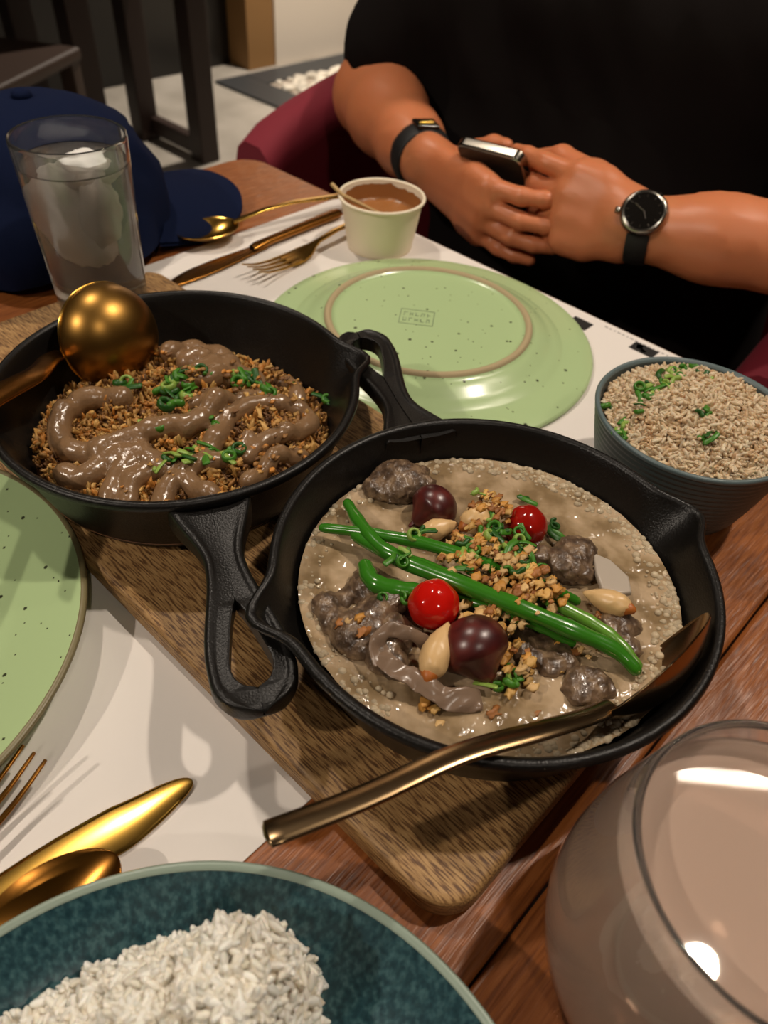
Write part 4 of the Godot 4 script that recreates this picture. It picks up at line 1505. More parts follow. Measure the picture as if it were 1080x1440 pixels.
		g.lathe(pr, 48, q[0], turn_to(dir))
		obj("bulb", g, M.red_onion, o)
		g = Geo.new()
		var tip: Vector3 = q[0] + dir.normalized() * q[1].y * 1.06
		g.tube(PackedVector3Array([tip - dir.normalized() * 0.002, tip + dir.normalized() * 0.002]), [0.0017, 0.0009], 8)
		obj("stem_tip", g, M.red_onion, o)
	# tomatoes
	for q in [[Vector3(-0.1155, 0.8100, -0.1737), 0.0113, M.tomato, "round bright red cherry tomato between meat and garlic clove"], [Vector3(-0.1183, 0.8050, -0.2473), 0.0108, M.tomato_dark, "half sunk cherry tomato at the far side of the beans"]]:
		g = Geo.new()
		g.ball(q[0], Basis.from_scale(Vector3.ONE * q[1]), 40, 28, noise(1.0, FastNoiseLite.TYPE_SIMPLEX_SMOOTH, 1, 3), 0.03, 1.5)
		solo("cherry_tomato", g, q[2], q[3], "tomato", "cherry tomatoes in the stew")
	# garlic cloves
	for q in [[Vector3(-0.1037, 0.8130, -0.1694), Vector3(-0.0941, 0.8050, -0.1455), 0.0066, "pale garlic clove standing between tomato and big onion"], [Vector3(-0.0759, 0.8030, -0.2339), Vector3(-0.0529, 0.8060, -0.2391), 0.0058, "garlic clove with a browned end beside the bone piece"], [Vector3(-0.1329, 0.8120, -0.2419), Vector3(-0.1383, 0.8070, -0.2217), 0.0072, "garlic clove under fried garlic bits by the far tomato"], [Vector3(-0.1423, 0.8060, -0.2239), Vector3(-0.1518, 0.8030, -0.2059), 0.0055, "small garlic clove lying before the dark onion"]]:
		var a: Vector3 = q[0]
		var b: Vector3 = q[1]
		var o := thing("garlic_clove", q[3], "garlic", (a + b) / 2.0, "garlic cloves in the stew")
		g = Geo.new()
		var l := a.distance_to(b)
		var pr := []
		for k in 19:
			var s := k / 18.0
			pr.append(Vector2(q[2] * pow(sin(PI * pow(s, 0.72)), 0.8) if k > 0 and k < 18 else 0.0, (s - 0.5) * l))
		g.lathe(pr, 26, (a + b) / 2.0, turn_to(a - b))
		for i in g.v.size():
			var p: Vector3 = g.v[i]
			g.v[i] = p + (p - (a + b) / 2.0) * 0.10 * nz.get_noise_3d(p.x * 160.0, p.y * 160.0, p.z * 160.0)
		obj("clove", g, M.garlic, o)
		g = Geo.new()
		var d := (b - a).normalized()
		g.tube(PackedVector3Array([b - d * 0.0025, b + d * 0.0002]), [q[2] * 0.62, q[2] * 0.35], 12)
		obj("root_end", g, M.garlic_tip, o, "browned root end")
	# green beans
	var beans := [
		[[Vector3(-0.1873, 0.8040, -0.1737), Vector3(-0.1659, 0.8080, -0.1853), Vector3(-0.1409, 0.8110, -0.1977), Vector3(-0.1114, 0.8120, -0.2085), Vector3(-0.0868, 0.8080, -0.2202), Vector3(-0.0740, 0.8030, -0.2274)], 0.0034, M.bean, "topmost green bean reaching furthest left"],
		[[Vector3(-0.1923, 0.8030, -0.1960), Vector3(-0.1728, 0.8080, -0.1864), Vector3(-0.1507, 0.8100, -0.1815), Vector3(-0.1253, 0.8100, -0.1900), Vector3(-0.0939, 0.8060, -0.2032)], 0.0036, M.bean, "green bean with its end pointing up beside the foam"],
		[[Vector3(-0.1717, 0.8060, -0.1806), Vector3(-0.1443, 0.8100, -0.1819), Vector3(-0.1162, 0.8125, -0.1887), Vector3(-0.0905, 0.8130, -0.1965), Vector3(-0.0664, 0.8100, -0.2061), Vector3(-0.0483, 0.8050, -0.2151), Vector3(-0.0354, 0.8010, -0.2157)], 0.0042, M.bean, "longest green bean running across the middle of the stew"],
		[[Vector3(-0.1557, 0.8060, -0.1712), Vector3(-0.1431, 0.8070, -0.1658), Vector3(-0.1287, 0.8060, -0.1749), Vector3(-0.1134, 0.8030, -0.1922)], 0.0046, M.bean, "short curled green bean above the large meat chunk"],
		[[Vector3(-0.1117, 0.8080, -0.2100), Vector3(-0.0859, 0.8090, -0.2128), Vector3(-0.0643, 0.8060, -0.2192), Vector3(-0.0493, 0.8030, -0.2214), Vector3(-0.0362, 0.8000, -0.2189)], 0.0032, M.bean_pale, "split pale green bean along the longest bean"],
		[[Vector3(-0.1142, 0.8050, -0.1878), Vector3(-0.0951, 0.8070, -0.1939), Vector3(-0.0776, 0.8040, -0.2030), Vector3(-0.0633, 0.7990, -0.2094)], 0.0032, M.bean, "green bean dipping into the broth behind the big onion"],
	]
	for q in beans:
		var pts := spline(q[0], 6)
		var rad := []
		for i in pts.size():
			var s := float(i) / (pts.size() - 1)
			rad.append(q[1] * (0.35 + 0.65 * pow(sin(PI * clampf(s * 0.94 + 0.03, 0.0, 1.0)), 0.35)) * (1.0 + 0.07 * sin(s * 40.0)))
		g = Geo.new()
		g.tube(pts, rad, 12, 0.92)
		solo("green_bean", g, q[2], q[3], "green bean", "green beans in the stew")
	# fried garlic bits
	var bits := thing("fried_garlic", "golden fried garlic bits sprinkled over the green beans", "fried garlic", Vector3(-0.1113, 0.8100, -0.2142), "", "stuff")
	var bg := Geo.new()
	bg.ball(Vector3.ZERO, Basis.IDENTITY, 8, 6, noise(1.0), 1.3, 1.8)
	where = []
	tint = []
	var heaps := [[Vector3(-0.1331, 0.8140, -0.2358), 0.010, 40], [Vector3(-0.1251, 0.8130, -0.2139), 0.014, 40], [Vector3(-0.1060, 0.8160, -0.2121), 0.018, 75], [Vector3(-0.0922, 0.8160, -0.2085), 0.016, 60], [Vector3(-0.0937, 0.8100, -0.1864), 0.014, 45], [Vector3(-0.0863, 0.8120, -0.2124), 0.012, 25], [Vector3(-0.1213, 0.8130, -0.1998), 0.014, 18], [Vector3(-0.0799, 0.8030, -0.1828), 0.012, 22], [Vector3(-0.0660, 0.7990, -0.1780), 0.030, 22], [Vector3(-0.0747, 0.7980, -0.1462), 0.020, 14], [Vector3(-0.1357, 0.8060, -0.1459), 0.012, 5], [Vector3(-0.0626, 0.8020, -0.2208), 0.016, 12]]
	for h in heaps:
		for i in h[2]:
			var a := rng.randf() * TAU
			var r: float = h[1] * pow(rng.randf(), 0.75)
			var s := rng.randf_range(0.0008, 0.0022)
			var p: Vector3 = h[0] + Vector3(r * cos(a), rng.randf_range(-0.002, 0.003) - 0.10 * r, r * sin(a))
			where.append(Transform3D(any_turn().scaled(Vector3(s, s * 0.75, s * 1.4)), p - bits.position))
			var c := rng.randf_range(0.7, 1.15)
			tint.append([Color(0.62, 0.36, 0.10), Color(0.55, 0.26, 0.05), Color(0.66, 0.42, 0.17), Color(0.34, 0.13, 0.03)][rng.randi() % 4] * c)
	scatter("garlic_bits", bg.build(Vector3.ZERO, M.crumb), where, tint, bits)
	var spots := [Vector3(-0.1429, 0.8160, -0.2376), Vector3(-0.1347, 0.8080, -0.1616), Vector3(-0.1264, 0.8080, -0.1674), Vector3(-0.1241, 0.8140, -0.2271), Vector3(-0.1095, 0.8170, -0.2198), Vector3(-0.0998, 0.8170, -0.2175), Vector3(-0.1019, 0.8180, -0.2078), Vector3(-0.1153, 0.8140, -0.1974), Vector3(-0.1250, 0.8140, -0.2041), Vector3(-0.1314, 0.7990, -0.2692), Vector3(-0.1107, 0.7990, -0.2640), Vector3(-0.1060, 0.7990, -0.2603), Vector3(-0.0946, 0.7990, -0.2561), Vector3(-0.1438, 0.8140, -0.2006), Vector3(-0.1481, 0.8140, -0.1994), Vector3(-0.1430, 0.8140, -0.1781), Vector3(-0.0727, 0.8000, -0.1727), Vector3(-0.0727, 0.8000, -0.1777), Vector3(-0.0734, 0.7990, -0.1679), Vector3(-0.1137, 0.8000, -0.1482), Vector3(-0.1178, 0.8000, -0.1481), Vector3(-0.1294, 0.8140, -0.2311), Vector3(-0.1108, 0.8140, -0.2290), Vector3(-0.0961, 0.8140, -0.2189), Vector3(-0.1192, 0.8140, -0.2235), Vector3(-0.1131, 0.8140, -0.2187), Vector3(-0.1067, 0.8140, -0.2190), Vector3(-0.1074, 0.8140, -0.2261), Vector3(-0.1033, 0.8140, -0.2272), Vector3(-0.1163, 0.8140, -0.1885), Vector3(-0.1209, 0.8140, -0.2085), Vector3(-0.1259, 0.8140, -0.2211), Vector3(-0.1184, 0.8140, -0.2291), Vector3(-0.1418, 0.8140, -0.1844), Vector3(-0.1396, 0.8140, -0.1792), Vector3(-0.1177, 0.8140, -0.1962), Vector3(-0.0934, 0.8140, -0.2218), Vector3(-0.1123, 0.8140, -0.2356), Vector3(-0.1242, 0.8140, -0.2083)]
	sprinkle(spots, "sprinkled on the stew and its beans", "scallion pieces on the stew", 1.1)


func grains(parent: Node3D, count: int, height: Callable, area: Callable, size: Vector3, tints: Array, m: Material) -> void:
	var g := Geo.new()
	g.ball(Vector3.ZERO, Basis.from_scale(size), 8, 6)
	var where := []
	var tint := []
	while where.size() < count:
		var p: Vector2 = area.call()
		var y: float = height.call(p.x, p.y)
		var e := 0.002
		var nrm := Vector3(height.call(p.x - e, p.y) - height.call(p.x + e, p.y), 2.0 * e, height.call(p.x, p.y - e) - height.call(p.x, p.y + e)).normalized()
		var out := nrm * rng.randf_range(-0.0010, 0.0022)
		var b := turn_to((any_turn().y * 1.0 - nrm * nrm.dot(any_turn().y) * 0.5).normalized(), rng.randf() * TAU)
		where.append(Transform3D(b.scaled_local(Vector3.ONE * rng.randf_range(0.85, 1.15)), Vector3(p.x, y, p.y) + out - parent.position))
		tint.append(tints[rng.randi() % tints.size()] * rng.randf_range(0.88, 1.08))
	scatter("rice_grains", g.build(Vector3.ZERO, m), where, tint, parent)


func heap(parent: Node3D, c: Vector2, rad: float, low: float, height: Callable, m: Material, sink := 0.001) -> void:
	var rws := []
	for i in 34:
		var ring := PackedVector3Array()
		for j in 80:
			var a := TAU * j / 80
			var r := rad * i / 33.0 + 0.0002
			var x := c.x + r * cos(a)
			var z := c.y + r * sin(a)
			ring.append(Vector3(x, maxf(low, height.call(x, z) - sink), z))
		rws.append(ring)
	var g := Geo.new()
	g.rows(rws, true, true)
	obj("rice_heap", g, m, parent)


func build_rice() -> void:
	var nz := noise(1.0, FastNoiseLite.TYPE_SIMPLEX_SMOOTH, 3, 8)
	# garlic rice heaped in the ribbed bowl
	var c := Vector2(-0.0993, -0.3885)
	var h1 := func(x: float, z: float) -> float:
		var q := Vector2(x - c.x, z - c.y).length() / 0.0555
		return T + 0.0560 + 0.0185 * maxf(0.0, 1.0 - q * q) + 0.0042 * smoothstep(1.0, 0.7, q) * nz.get_noise_2d(x * 70.0, z * 70.0)
	var area1 := func() -> Vector2:
		var a := rng.randf() * TAU
		var r := 0.0520 * sqrt(rng.randf())
		return c + Vector2(cos(a), sin(a)) * r
	var fr := thing("garlic_rice", "light brown garlic rice heaped in the dark ribbed bowl", "rice", Vector3(c.x, T + 0.05, c.y), "", "stuff")
	heap(fr, c, 0.0540, T + 0.03, h1, M.brown_rice_body, 0.0002)
	grains(fr, 5200, h1, area1, Vector3(0.00112, 0.0030, 0.00108), [Color(0.66, 0.49, 0.31), Color(0.62, 0.44, 0.27), Color(0.70, 0.55, 0.38), Color(0.58, 0.38, 0.21), Color(0.66, 0.50, 0.33)], M.rice_white)
	var spots := [Vector3(-0.1208, 0.8220, -0.3415), Vector3(-0.1254, 0.8220, -0.3508), Vector3(-0.1396, 0.8220, -0.3560), Vector3(-0.1260, 0.8220, -0.3775), Vector3(-0.1303, 0.8220, -0.3768), Vector3(-0.1247, 0.8220, -0.3852), Vector3(-0.1275, 0.8220, -0.3695), Vector3(-0.1297, 0.8220, -0.3926), Vector3(-0.1280, 0.8220, -0.4034), Vector3(-0.1239, 0.8220, -0.4080), Vector3(-0.1223, 0.8220, -0.4121), Vector3(-0.1239, 0.8220, -0.3992), Vector3(-0.1227, 0.8220, -0.3749), Vector3(-0.1208, 0.8220, -0.3832), Vector3(-0.0901, 0.8220, -0.3736), Vector3(-0.0832, 0.8220, -0.3582), Vector3(-0.0824, 0.8220, -0.3617), Vector3(-0.1231, 0.8220, -0.4157), Vector3(-0.1166, 0.8220, -0.4140), Vector3(-0.1233, 0.8220, -0.3911), Vector3(-0.1212, 0.8220, -0.3545), Vector3(-0.1241, 0.8220, -0.3692), Vector3(-0.1269, 0.8220, -0.4092), Vector3(-0.0924, 0.8220, -0.3749), Vector3(-0.1229, 0.8220, -0.3420), Vector3(-0.1096, 0.8220, -0.4109)]
	for i in spots.size():
		var p: Vector3 = spots[i]
		spots[i] = Vector3(p.x, h1.call(p.x, p.z) + 0.0026, p.z)
	sprinkle(spots, "lying on the garlic rice", "scallion pieces on the garlic rice", 1.15)
	# white rice on the teal plate: a tall lump and lower ones round it
	var lumps := [[-0.066, -0.024, 0.027, 0.063], [-0.078, -0.004, 0.026, 0.050], [-0.090, 0.014, 0.026, 0.034], [-0.056, 0.004, 0.034, 0.052], [-0.026, -0.016, 0.022, 0.036], [-0.058, 0.052, 0.050, 0.044], [-0.012, 0.030, 0.040, 0.036], [-0.095, 0.040, 0.026, 0.032]]
	var h2 := func(x: float, z: float) -> float:
		var y := 0.008
		for l in lumps:
			var q: float = Vector2(x - l[0], z - l[1]).length() / l[2]
			if q < 1.0:
				y = maxf(y, 0.008 + (l[3] - 0.008) * pow(1.0 - q * q, 0.62))
		return T + y + 0.0085 * nz.get_noise_2d(x * 78.0, z * 78.0)
	var area2 := func() -> Vector2:
		while true:
			var l: Array = lumps[rng.randi() % lumps.size()]
			var a := rng.randf() * TAU
			var r: float = l[2] * sqrt(rng.randf()) * 0.99
			var p := Vector2(l[0] + r * cos(a), l[1] + r * sin(a))
			if p.distance_to(Vector2(-0.0222, 0.0395)) < 0.098:
				return p
		return Vector2.ZERO
	var wr := thing("white_rice", "fluffy steamed white rice heaped on the teal bowl", "rice", Vector3(-0.05, T + 0.012, 0.01), "", "stuff")
	heap(wr, Vector2(-0.05, 0.015), 0.088, T + 0.006, h2, M.rice_body, 0.0004)
	grains(wr, 6500, h2, area2, Vector3(0.00135, 0.0031, 0.00130), [Color(0.93, 0.86, 0.75), Color(0.95, 0.90, 0.81), Color(0.90, 0.82, 0.69)], M.rice_white)


# ---------------------------------------------------------------- the diner
# one hand: w wrist, k middle of the knuckle row, palm direction n; curls in degrees per finger; thumb as points
func hand(geo: Geo, w: Vector3, k: Vector3, n: Vector3, up: Vector3, curls: Array, spread: float, thumb: Array, arm: Vector3, size := 1.0) -> void:
	var d := (k - w).normalized()
	n = (n - d * n.dot(d)).normalized()
	var z := d.cross(n)
	if z.dot(up) < 0.0:
		z = -z
	var f := Field.new()
	var reach := w.distance_to(k)
	f.cap(w + (arm - w).normalized() * 0.035, w, 0.0265, 0.0240, 0.012)
	var lens := [[0.043, 0.026, 0.021], [0.047, 0.030, 0.022], [0.044, 0.028, 0.022], [0.034, 0.021, 0.019]]
	for i in 4:
		var off := (1.5 - i) * 0.0205 * size
		var base := w + d * (reach - absf(i - 1.0) * 0.005) + z * off + n * 0.002 * absf(i - 1.5)
		f.cap(w + z * off * 0.62, base, 0.0150 * size, 0.0118 * size, 0.014)
		f.cap(base - d * 0.02, base, 0.0130 * size, 0.0115 * size, 0.010)
		var a := 0.0
		var p := base
		var side := (d + z * spread * (1.5 - i)).normalized()
		var rr := [0.0104, 0.0095, 0.0088, 0.0076]
		for s in 3:
			a += deg_to_rad(curls[i][s])
			var q: Vector3 = p + (side * cos(a) + n * sin(a)) * lens[i][s] * size
			f.cap(p, q, rr[s] * size * (0.9 if i == 3 else 1.0), rr[s + 1] * size * (0.9 if i == 3 else 1.0), 0.0035)
			p = q
	f.cap(w + z * 0.010, thumb[0], 0.0190 * size, 0.0165 * size, 0.014)
	var tr := [0.0150, 0.0122, 0.0108, 0.0085]
	for s in thumb.size() - 1:
		f.cap(thumb[s], thumb[s + 1], tr[s] * size, tr[s + 1] * size, 0.005)
	f.mesh(geo, 0.0030)


func build_person() -> void:
	var t := thing("person", "person in a black short sleeved t-shirt holding a phone in both hands", "person", Vector3(-0.43, 0.0, -0.86))
	var up := Vector3.UP
	var rw := Vector3(-0.5114, 0.7780, -0.6250)
	var lw := Vector3(-0.2817, 0.7936, -0.6250)
	var re := Vector3(-0.6980, 0.7800, -0.7350)
	var le := Vector3(-0.0500, 0.8120, -0.7150)
	var rs := Vector3(-0.6300, 1.0250, -0.8800)
	var ls := Vector3(-0.2300, 1.0250, -0.8800)
	# skin: arms, neck and head
	var f := Field.new()
	f.chain([rs, re], [0.056, 0.047], 0.02)
	f.chain([ls, le], [0.056, 0.047], 0.02)
	f.chain([re, re.lerp(rw, 0.3), re.lerp(rw, 0.7), rw], [0.044, 0.0445, 0.035, 0.0265], 0.02)
	f.chain([le, le.lerp(lw, 0.3), le.lerp(lw, 0.7), lw], [0.041, 0.0410, 0.0335, 0.0260], 0.02)
	f.cap(Vector3(-0.4300, 1.0100, -0.8850), Vector3(-0.4300, 1.1500, -0.8550), 0.062, 0.056, 0.03)
	f.cap(Vector3(-0.5200, 1.0000, -0.8850), Vector3(-0.3400, 1.0000, -0.8850), 0.06, 0.06, 0.03)
	var g := Geo.new()
	f.mesh(g, 0.010)
	var hf := Field.new()
	hf.cap(Vector3(-0.4300, 1.1500, -0.8600), Vector3(-0.4300, 1.1100, -0.8750), 0.056, 0.058, 0.03)
	hf.cap(Vector3(-0.4300, 1.2650, -0.8620), Vector3(-0.4300, 1.2580, -0.8300), 0.080, 0.072, 0.03)
	hf.cap(Vector3(-0.4300, 1.2200, -0.8220), Vector3(-0.4300, 1.1700, -0.8000), 0.064, 0.036, 0.04)
	hf.cap(Vector3(-0.4300, 1.1580, -0.7800), Vector3(-0.4300, 1.1540, -0.7860), 0.022, 0.024, 0.03)
	hf.cap(Vector3(-0.4300, 1.2280, -0.7600), Vector3(-0.4300, 1.2000, -0.7480), 0.0065, 0.0095, 0.014)
	for s in [-1.0, 1.0]:
		hf.cap(Vector3(-0.4300, 1.1980, -0.7560) + Vector3(0.010 * s, 0, 0), Vector3(-0.4300, 1.1980, -0.7600) + Vector3(0.012 * s, 0, 0), 0.006, 0.006, 0.006)
		hf.cap(Vector3(-0.4300, 1.2420, -0.7640) + Vector3(0.012 * s, 0, 0), Vector3(-0.4300, 1.2420, -0.7720) + Vector3(0.046 * s, 0, 0), 0.010, 0.010, 0.014)
		hf.cap(Vector3(-0.4300, 1.1980, -0.7860) + Vector3(0.036 * s, 0, 0), Vector3(-0.4300, 1.2050, -0.7920) + Vector3(0.042 * s, 0, 0), 0.022, 0.020, 0.02)
		hf.cap(Vector3(-0.4300, 1.2020, -0.8420) + Vector3(0.076 * s, 0, 0), Vector3(-0.4300, 1.2420, -0.8500) + Vector3(0.082 * s, 0, 0), 0.008, 0.012, 0.006)
	hf.cap(Vector3(-0.4300, 1.1785, -0.7620) + Vector3(-0.016, 0, -0.004), Vector3(-0.4300, 1.1785, -0.7600) + Vector3(0.016, 0, -0.004), 0.0055, 0.0055, 0.005)
	hf.cap(Vector3(-0.4300, 1.1685, -0.7620) + Vector3(-0.013, 0, -0.004), Vector3(-0.4300, 1.1685, -0.7600) + Vector3(0.013, 0, -0.004), 0.0060, 0.0060, 0.005)
	hf.mesh(g, 0.0045)
	# hands
	hand(g, rw, Vector3(-0.4102, 0.7686, -0.5940), Vector3(0.1, 0.10, -0.98), up, [[22, 22, 14], [18, 24, 16], [14, 20, 14], [10, 18, 12]], 0.05, [Vector3(-0.4850, 0.7833, -0.6360), Vector3(-0.4728, 0.7976, -0.6500), Vector3(-0.4549, 0.8070, -0.6550), Vector3(-0.4377, 0.8117, -0.6520)], re, 0.84)
	hand(g, lw, Vector3(-0.3395, 0.7954, -0.6120), Vector3(-0.1, -0.35, -0.93), up, [[12, 14, 10], [26, 40, 26], [30, 46, 30], [34, 48, 30]], 0.04, [Vector3(-0.3304, 0.8167, -0.6400), Vector3(-0.3761, 0.8175, -0.6550), Vector3(-0.4133, 0.8021, -0.6640), Vector3(-0.4369, 0.7828, -0.6640)], le, 0.90)
	obj("body", g, M.skin, t)
	# shirt
	f = Field.new()
	f.chain([rs + Vector3(0.01, 0.01, 0), rs.lerp(re, 0.80)], [0.074, 0.066], 0.04)
	f.chain([ls + Vector3(-0.01, 0.01, 0), ls.lerp(le, 0.62)], [0.074, 0.070], 0.04)
	f.cap(Vector3(-0.5800, 1.0150, -0.8850), Vector3(-0.2800, 1.0150, -0.8850), 0.080, 0.080, 0.06)
	f.cap(Vector3(-0.5400, 0.8900, -0.8700), Vector3(-0.3200, 0.8900, -0.8700), 0.135, 0.135, 0.06)
	f.cap(Vector3(-0.5200, 0.7300, -0.8600), Vector3(-0.3400, 0.7300, -0.8600), 0.145, 0.145, 0.06)
	f.cap(Vector3(-0.5200, 0.5700, -0.8800), Vector3(-0.3400, 0.5700, -0.8800), 0.145, 0.145, 0.06)
	f.cap(Vector3(-0.4300, 1.0300, -0.8850), Vector3(-0.4300, 1.0850, -0.8750), 0.085, 0.070, 0.04)
	g = Geo.new()
	f.mesh(g, 0.011)
	var wrinkle := noise(9.0, FastNoiseLite.TYPE_SIMPLEX_SMOOTH, 2, 19)
	for i in g.v.size():
		var p: Vector3 = g.v[i]
		g.v[i] = p + Vector3(0, 0, 0.012) * wrinkle.get_noise_3d(p.x * 1.3 + p.y * 0.9, p.y * 0.45, p.z * 0.5)
	obj("t_shirt", g, M.black_shirt, t)
	# trousers and shoes below the table
	f = Field.new()
	for s in [-1.0, 1.0]:
		var hip := Vector3(-0.4300, 0.5250, -0.8800) + Vector3(0.09 * s, 0, 0)
		var knee := Vector3(-0.4300, 0.5250, -0.4800) + Vector3(0.12 * s, 0, 0)
		var ankle := Vector3(-0.4300, 0.0950, -0.5200) + Vector3(0.12 * s, 0, 0)
		f.chain([hip, knee], [0.088, 0.064], 0.03)
		f.chain([knee, ankle], [0.062, 0.045], 0.02)
	g = Geo.new()
	f.mesh(g, 0.013)
	obj("trousers", g, M.black_trousers, t)
	for s in [-1.0, 1.0]:
		f = Field.new()
		f.cap(Vector3(-0.4300, 0.0380, -0.5500) + Vector3(0.12 * s, 0, 0), Vector3(-0.4300, 0.0340, -0.4000) + Vector3(0.125 * s, 0, 0), 0.038, 0.032, 0.02)
		f.cap(Vector3(-0.4300, 0.0900, -0.5300) + Vector3(0.12 * s, 0, 0), Vector3(-0.4300, 0.0500, -0.5000) + Vector3(0.12 * s, 0, 0), 0.042, 0.04, 0.02)
		g = Geo.new()
		f.mesh(g, 0.009, 0.0, func(p: Vector3) -> float: return 0.001 - p.y)
		obj("shoe", g, M.rubber, t)
	f = Field.new()
	f.cap(Vector3(-0.4300, 1.2850, -0.8680), Vector3(-0.4300, 1.2750, -0.8250), 0.076, 0.066, 0.03)
	f.cap(Vector3(-0.4300, 1.2500, -0.8850), Vector3(-0.4300, 1.1900, -0.8950), 0.076, 0.058, 0.03)
	g = Geo.new()
	f.mesh(g, 0.007, 0.006, func(p: Vector3) -> float: return minf(p.z + 0.800, (T + 0.515) - p.y))
	obj("hair", g, M.hair, t)
	g = Geo.new()
	g.tube(spline([Vector3(-0.4520, 1.1755, -0.7600), Vector3(-0.4420, 1.1762, -0.7535), Vector3(-0.4300, 1.1758, -0.7515), Vector3(-0.4180, 1.1762, -0.7535), Vector3(-0.4080, 1.1755, -0.7600)], 4), [0.0022, 0.0022], 10, 1.6)
	obj("lips", g, M.lip, t)
	for s in [-1.0, 1.0]:
		g = Geo.new()
		g.ball(Vector3(-0.4300, 1.2265, -0.7690) + Vector3(0.030 * s, 0, 0), Basis.from_scale(Vector3(0.0125, 0.0062, 0.0085)), 18, 12)
		obj("eye", g, M.eye_white, t)
		g = Geo.new()
		g.ball(Vector3(-0.4300, 1.2252, -0.7622) + Vector3(0.029 * s, 0, 0), Basis.from_scale(Vector3(0.0048, 0.0045, 0.0028)), 14, 10)
		obj("iris", g, M.hair, t)
		g = Geo.new()
		g.tube(PackedVector3Array([Vector3(-0.4300, 1.2485, -0.7535) + Vector3(0.014 * s, 0, 0), Vector3(-0.4300, 1.2520, -0.7550) + Vector3(0.032 * s, 0, 0), Vector3(-0.4300, 1.2470, -0.7630) + Vector3(0.050 * s, 0, 0)]), [0.0035, 0.0040, 0.0020], 8, 0.6)
		obj("eyebrow", g, M.hair, t)
	# phone, tilted towards the diner, its upper end to the camera
	var pc := Vector3(-0.4253, 0.8241, -0.6060)
	var pw := Vector3(0.96, 0.05, -0.10).normalized()
	var pl := Vector3(0.06, -0.80, -0.58).normalized()
	pl = (pl - pw * pl.dot(pw)).normalized()
	var pn := pw.cross(pl)
	var pb := Basis(pw, pn, pl)
	var ph := thing("phone", "phone with a silver frame held in both hands", "phone", pc)
	g = Geo.new()
	g.prism(arc_outline(0.071, 0.146, 0.009, 0, 0.073), -0.0056, 0.0056, 0.0024, 3)
	_turn_geo(g, pc, pb)
	obj("frame", g, M.steel, ph)
	for s in [-1.0, 1.0]:
		g = Geo.new()
		g.prism(arc_outline(0.067, 0.142, 0.007, 0, 0.073), 0.0054 if s > 0 else -0.0061, 0.0061 if s > 0 else -0.0054, 0.0003, 1)
		_turn_geo(g, pc, pb)
		obj("screen" if s * pn.y > 0.0 else "back_cover", g, M.phone_screen if s * pn.y > 0.0 else M.phone_back, ph)
	# fitness band on the right wrist, watch on the left
	var bc := Vector3(-0.5297, 0.7858, -0.6300)
	var ax := (rw - re).normalized()
	t = thing("fitness_band", "black fitness band with a small bright clasp on the right wrist", "wristband", bc)
	g = Geo.new()
	g.lathe([Vector2(0.0290, -0.0120), Vector2(0.0316, -0.0112), Vector2(0.0328, 0.0), Vector2(0.0308, 0.0112), Vector2(0.0282, 0.0120)], 48, re.lerp(rw, 0.90), turn_to(ax))
	obj("strap", g, M.rubber, t)
	var view := Vector3(0.46, 0.70, 0.54)
	var bn := (view - ax * view.dot(ax)).normalized()
	bn = bn.rotated(ax, -0.35)
	g = Geo.new()
	g.box(re.lerp(rw, 0.90) + bn * 0.0325, Vector3(0.024, 0.004, 0.022), 0.0015, Basis(ax.cross(bn), bn, ax) if ax.cross(bn).cross(bn).dot(ax) > 0.0 else Basis(bn.cross(ax), bn, ax))
	obj("face", g, M.dial, t)
	g = Geo.new()
	g.box(re.lerp(rw, 0.90) + bn * 0.0345 + ax * 0.0, Vector3(0.016, 0.0018, 0.0045), 0.0006, Basis(bn.cross(ax), bn, ax))
	obj("clasp", g, M.gold, t, "small bright metal clasp")
	ax = (lw - le).normalized()
	var wc := le.lerp(lw, 0.945)
	t = thing("wristwatch", "round steel wristwatch with a dark dial on the left wrist", "watch", wc)
	g = Geo.new()
	g.lathe([Vector2(0.0275, -0.0095), Vector2(0.0298, -0.0090), Vector2(0.0306, 0.0), Vector2(0.0298, 0.0090), Vector2(0.0275, 0.0095)], 48, wc, turn_to(ax))
	obj("strap", g, M.rubber, t)
	bn = (view - ax * view.dot(ax)).normalized()
	var face := Basis(bn.cross(ax), bn, -ax)
	face = Basis(ax, bn, ax.cross(bn))
	var fc := wc + bn * 0.0285
	g = Geo.new()
	g.lathe([Vector2(0.0, -0.004), Vector2(0.0175, -0.004), Vector2(0.0192, -0.002), Vector2(0.0195, 0.003), Vector2(0.0180, 0.0055), Vector2(0.0162, 0.0060), Vector2(0.0158, 0.0046), Vector2(0.0, 0.0044)], 48, fc, face)
	obj("case", g, M.steel, t)
	g = Geo.new()
	g.lathe([Vector2(0.0, 0.0040), Vector2(0.0157, 0.0040), Vector2(0.0157, 0.0049), Vector2(0.0, 0.0049)], 40, fc, face)
	obj("dial", g, M.dial, t)
	g = Geo.new()
	for q in [[0.6, 0.010], [-2.0, 0.007]]:
		var hd := face * Vector3(cos(q[0]), 0, sin(q[0]))
		g.box(fc + bn * 0.0053 + hd * q[1] * 0.5, Vector3(q[1], 0.0005, 0.0012), 0.0002, Basis(hd, bn, hd.cross(bn)))
	for k in 12:
		var hd := face * Vector3(cos(TAU * k / 12), 0, sin(TAU * k / 12))
		g.box(fc + bn * 0.0051 + hd * 0.0132, Vector3(0.0026, 0.0004, 0.0008), 0.0001, Basis(hd, bn, hd.cross(bn)))
	obj("hands_and_marks", g, M.steel, t)
	g = Geo.new()
	g.lathe([Vector2(0.0, -0.002), Vector2(0.0028, -0.002), Vector2(0.0028, 0.002), Vector2(0.0, 0.002)], 14, fc - ax * 0.0, turn_to(face.z))
	for i in g.v.size():
		g.v[i] += face.x * 0.021
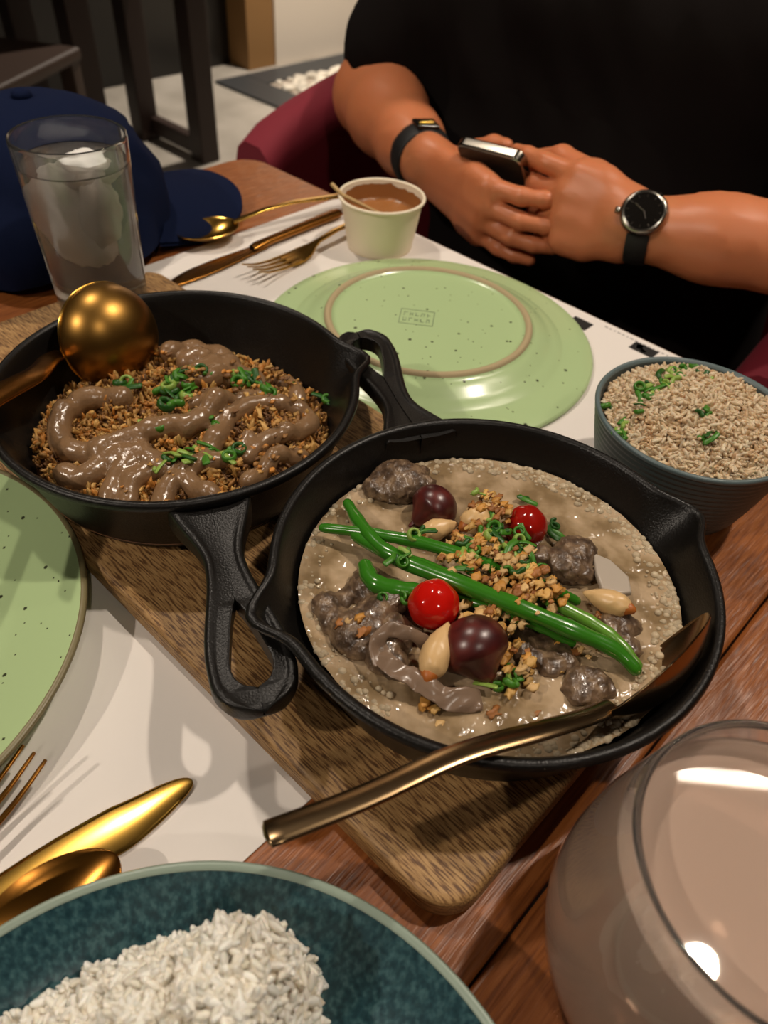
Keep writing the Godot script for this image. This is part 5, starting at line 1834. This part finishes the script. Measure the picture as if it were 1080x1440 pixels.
	obj("crown", g, M.steel, t)
	# maroon tub chair
	t = thing("tub_chair", "maroon upholstered tub chair that the diner sits in", "chair", Vector3(-0.46, 0, -0.90))
	g = Geo.new()
	var rws := []
	for i in 41:
		var s := -1.0 + i / 20.0
		var a := s * deg_to_rad(150.0)
		var px := 0.345 * sin(a)
		var pz := -0.33 * cos(a)
		if absf(s) > 0.62:
			pz = lerpf(-0.33 * cos(0.62 * deg_to_rad(150.0))  , 0.27, (absf(s) - 0.62) / 0.38)
			px = signf(s) * 0.345
		var dir := Vector2(px, pz if absf(s) <= 0.62 else -0.02).normalized()
		var top := 0.715 + 0.13 * pow(maxf(0.0, 1.0 - absf(s)), 0.6)
		var ring := PackedVector3Array()
		for q in [[-0.035, 0.22], [0.035, 0.22], [0.045, 0.45], [0.045, top - 0.04], [0.036, top - 0.012], [0.018, top], [-0.012, top], [-0.030, top - 0.012], [-0.038, top - 0.04], [-0.038, 0.42]]:
			ring.append(Vector3(-0.46 + px + dir.x * q[0], q[1], -0.90 + pz + dir.y * q[0]))
		rws.append(ring)
	g.rows(rws, true, true)
	# ends of the arms
	for e in [0, -1]:
		var b := g.v.size()
		g.v.append_array(rws[e])
		for k in range(1, 9):
			if e == 0:
				g.tri(b, b + k, b + k + 1)
			else:
				g.tri(b, b + k + 1, b + k)
	obj("shell", g, M.maroon_cloth, t)
	g = Geo.new()
	g.box(Vector3(-0.44, 0.37, -0.86), Vector3(0.62, 0.13, 0.58), 0.03)
	obj("seat", g, M.maroon_cloth, t)
	for p in [Vector3(-0.26, 0, 0.20), Vector3(0.26, 0, 0.20), Vector3(-0.24, 0, -0.22), Vector3(0.24, 0, -0.22)]:
		g = Geo.new()
		g.tube(PackedVector3Array([Vector3(-0.44, 0.004, -0.88) + p, Vector3(-0.44, 0.31, -0.88) + p]), [0.014, 0.02], 12)
		obj("leg", g, M.dark_wood, t)


func _turn_geo(g: Geo, at: Vector3, b: Basis) -> void:
	for i in g.v.size():
		g.v[i] = at + b * g.v[i]
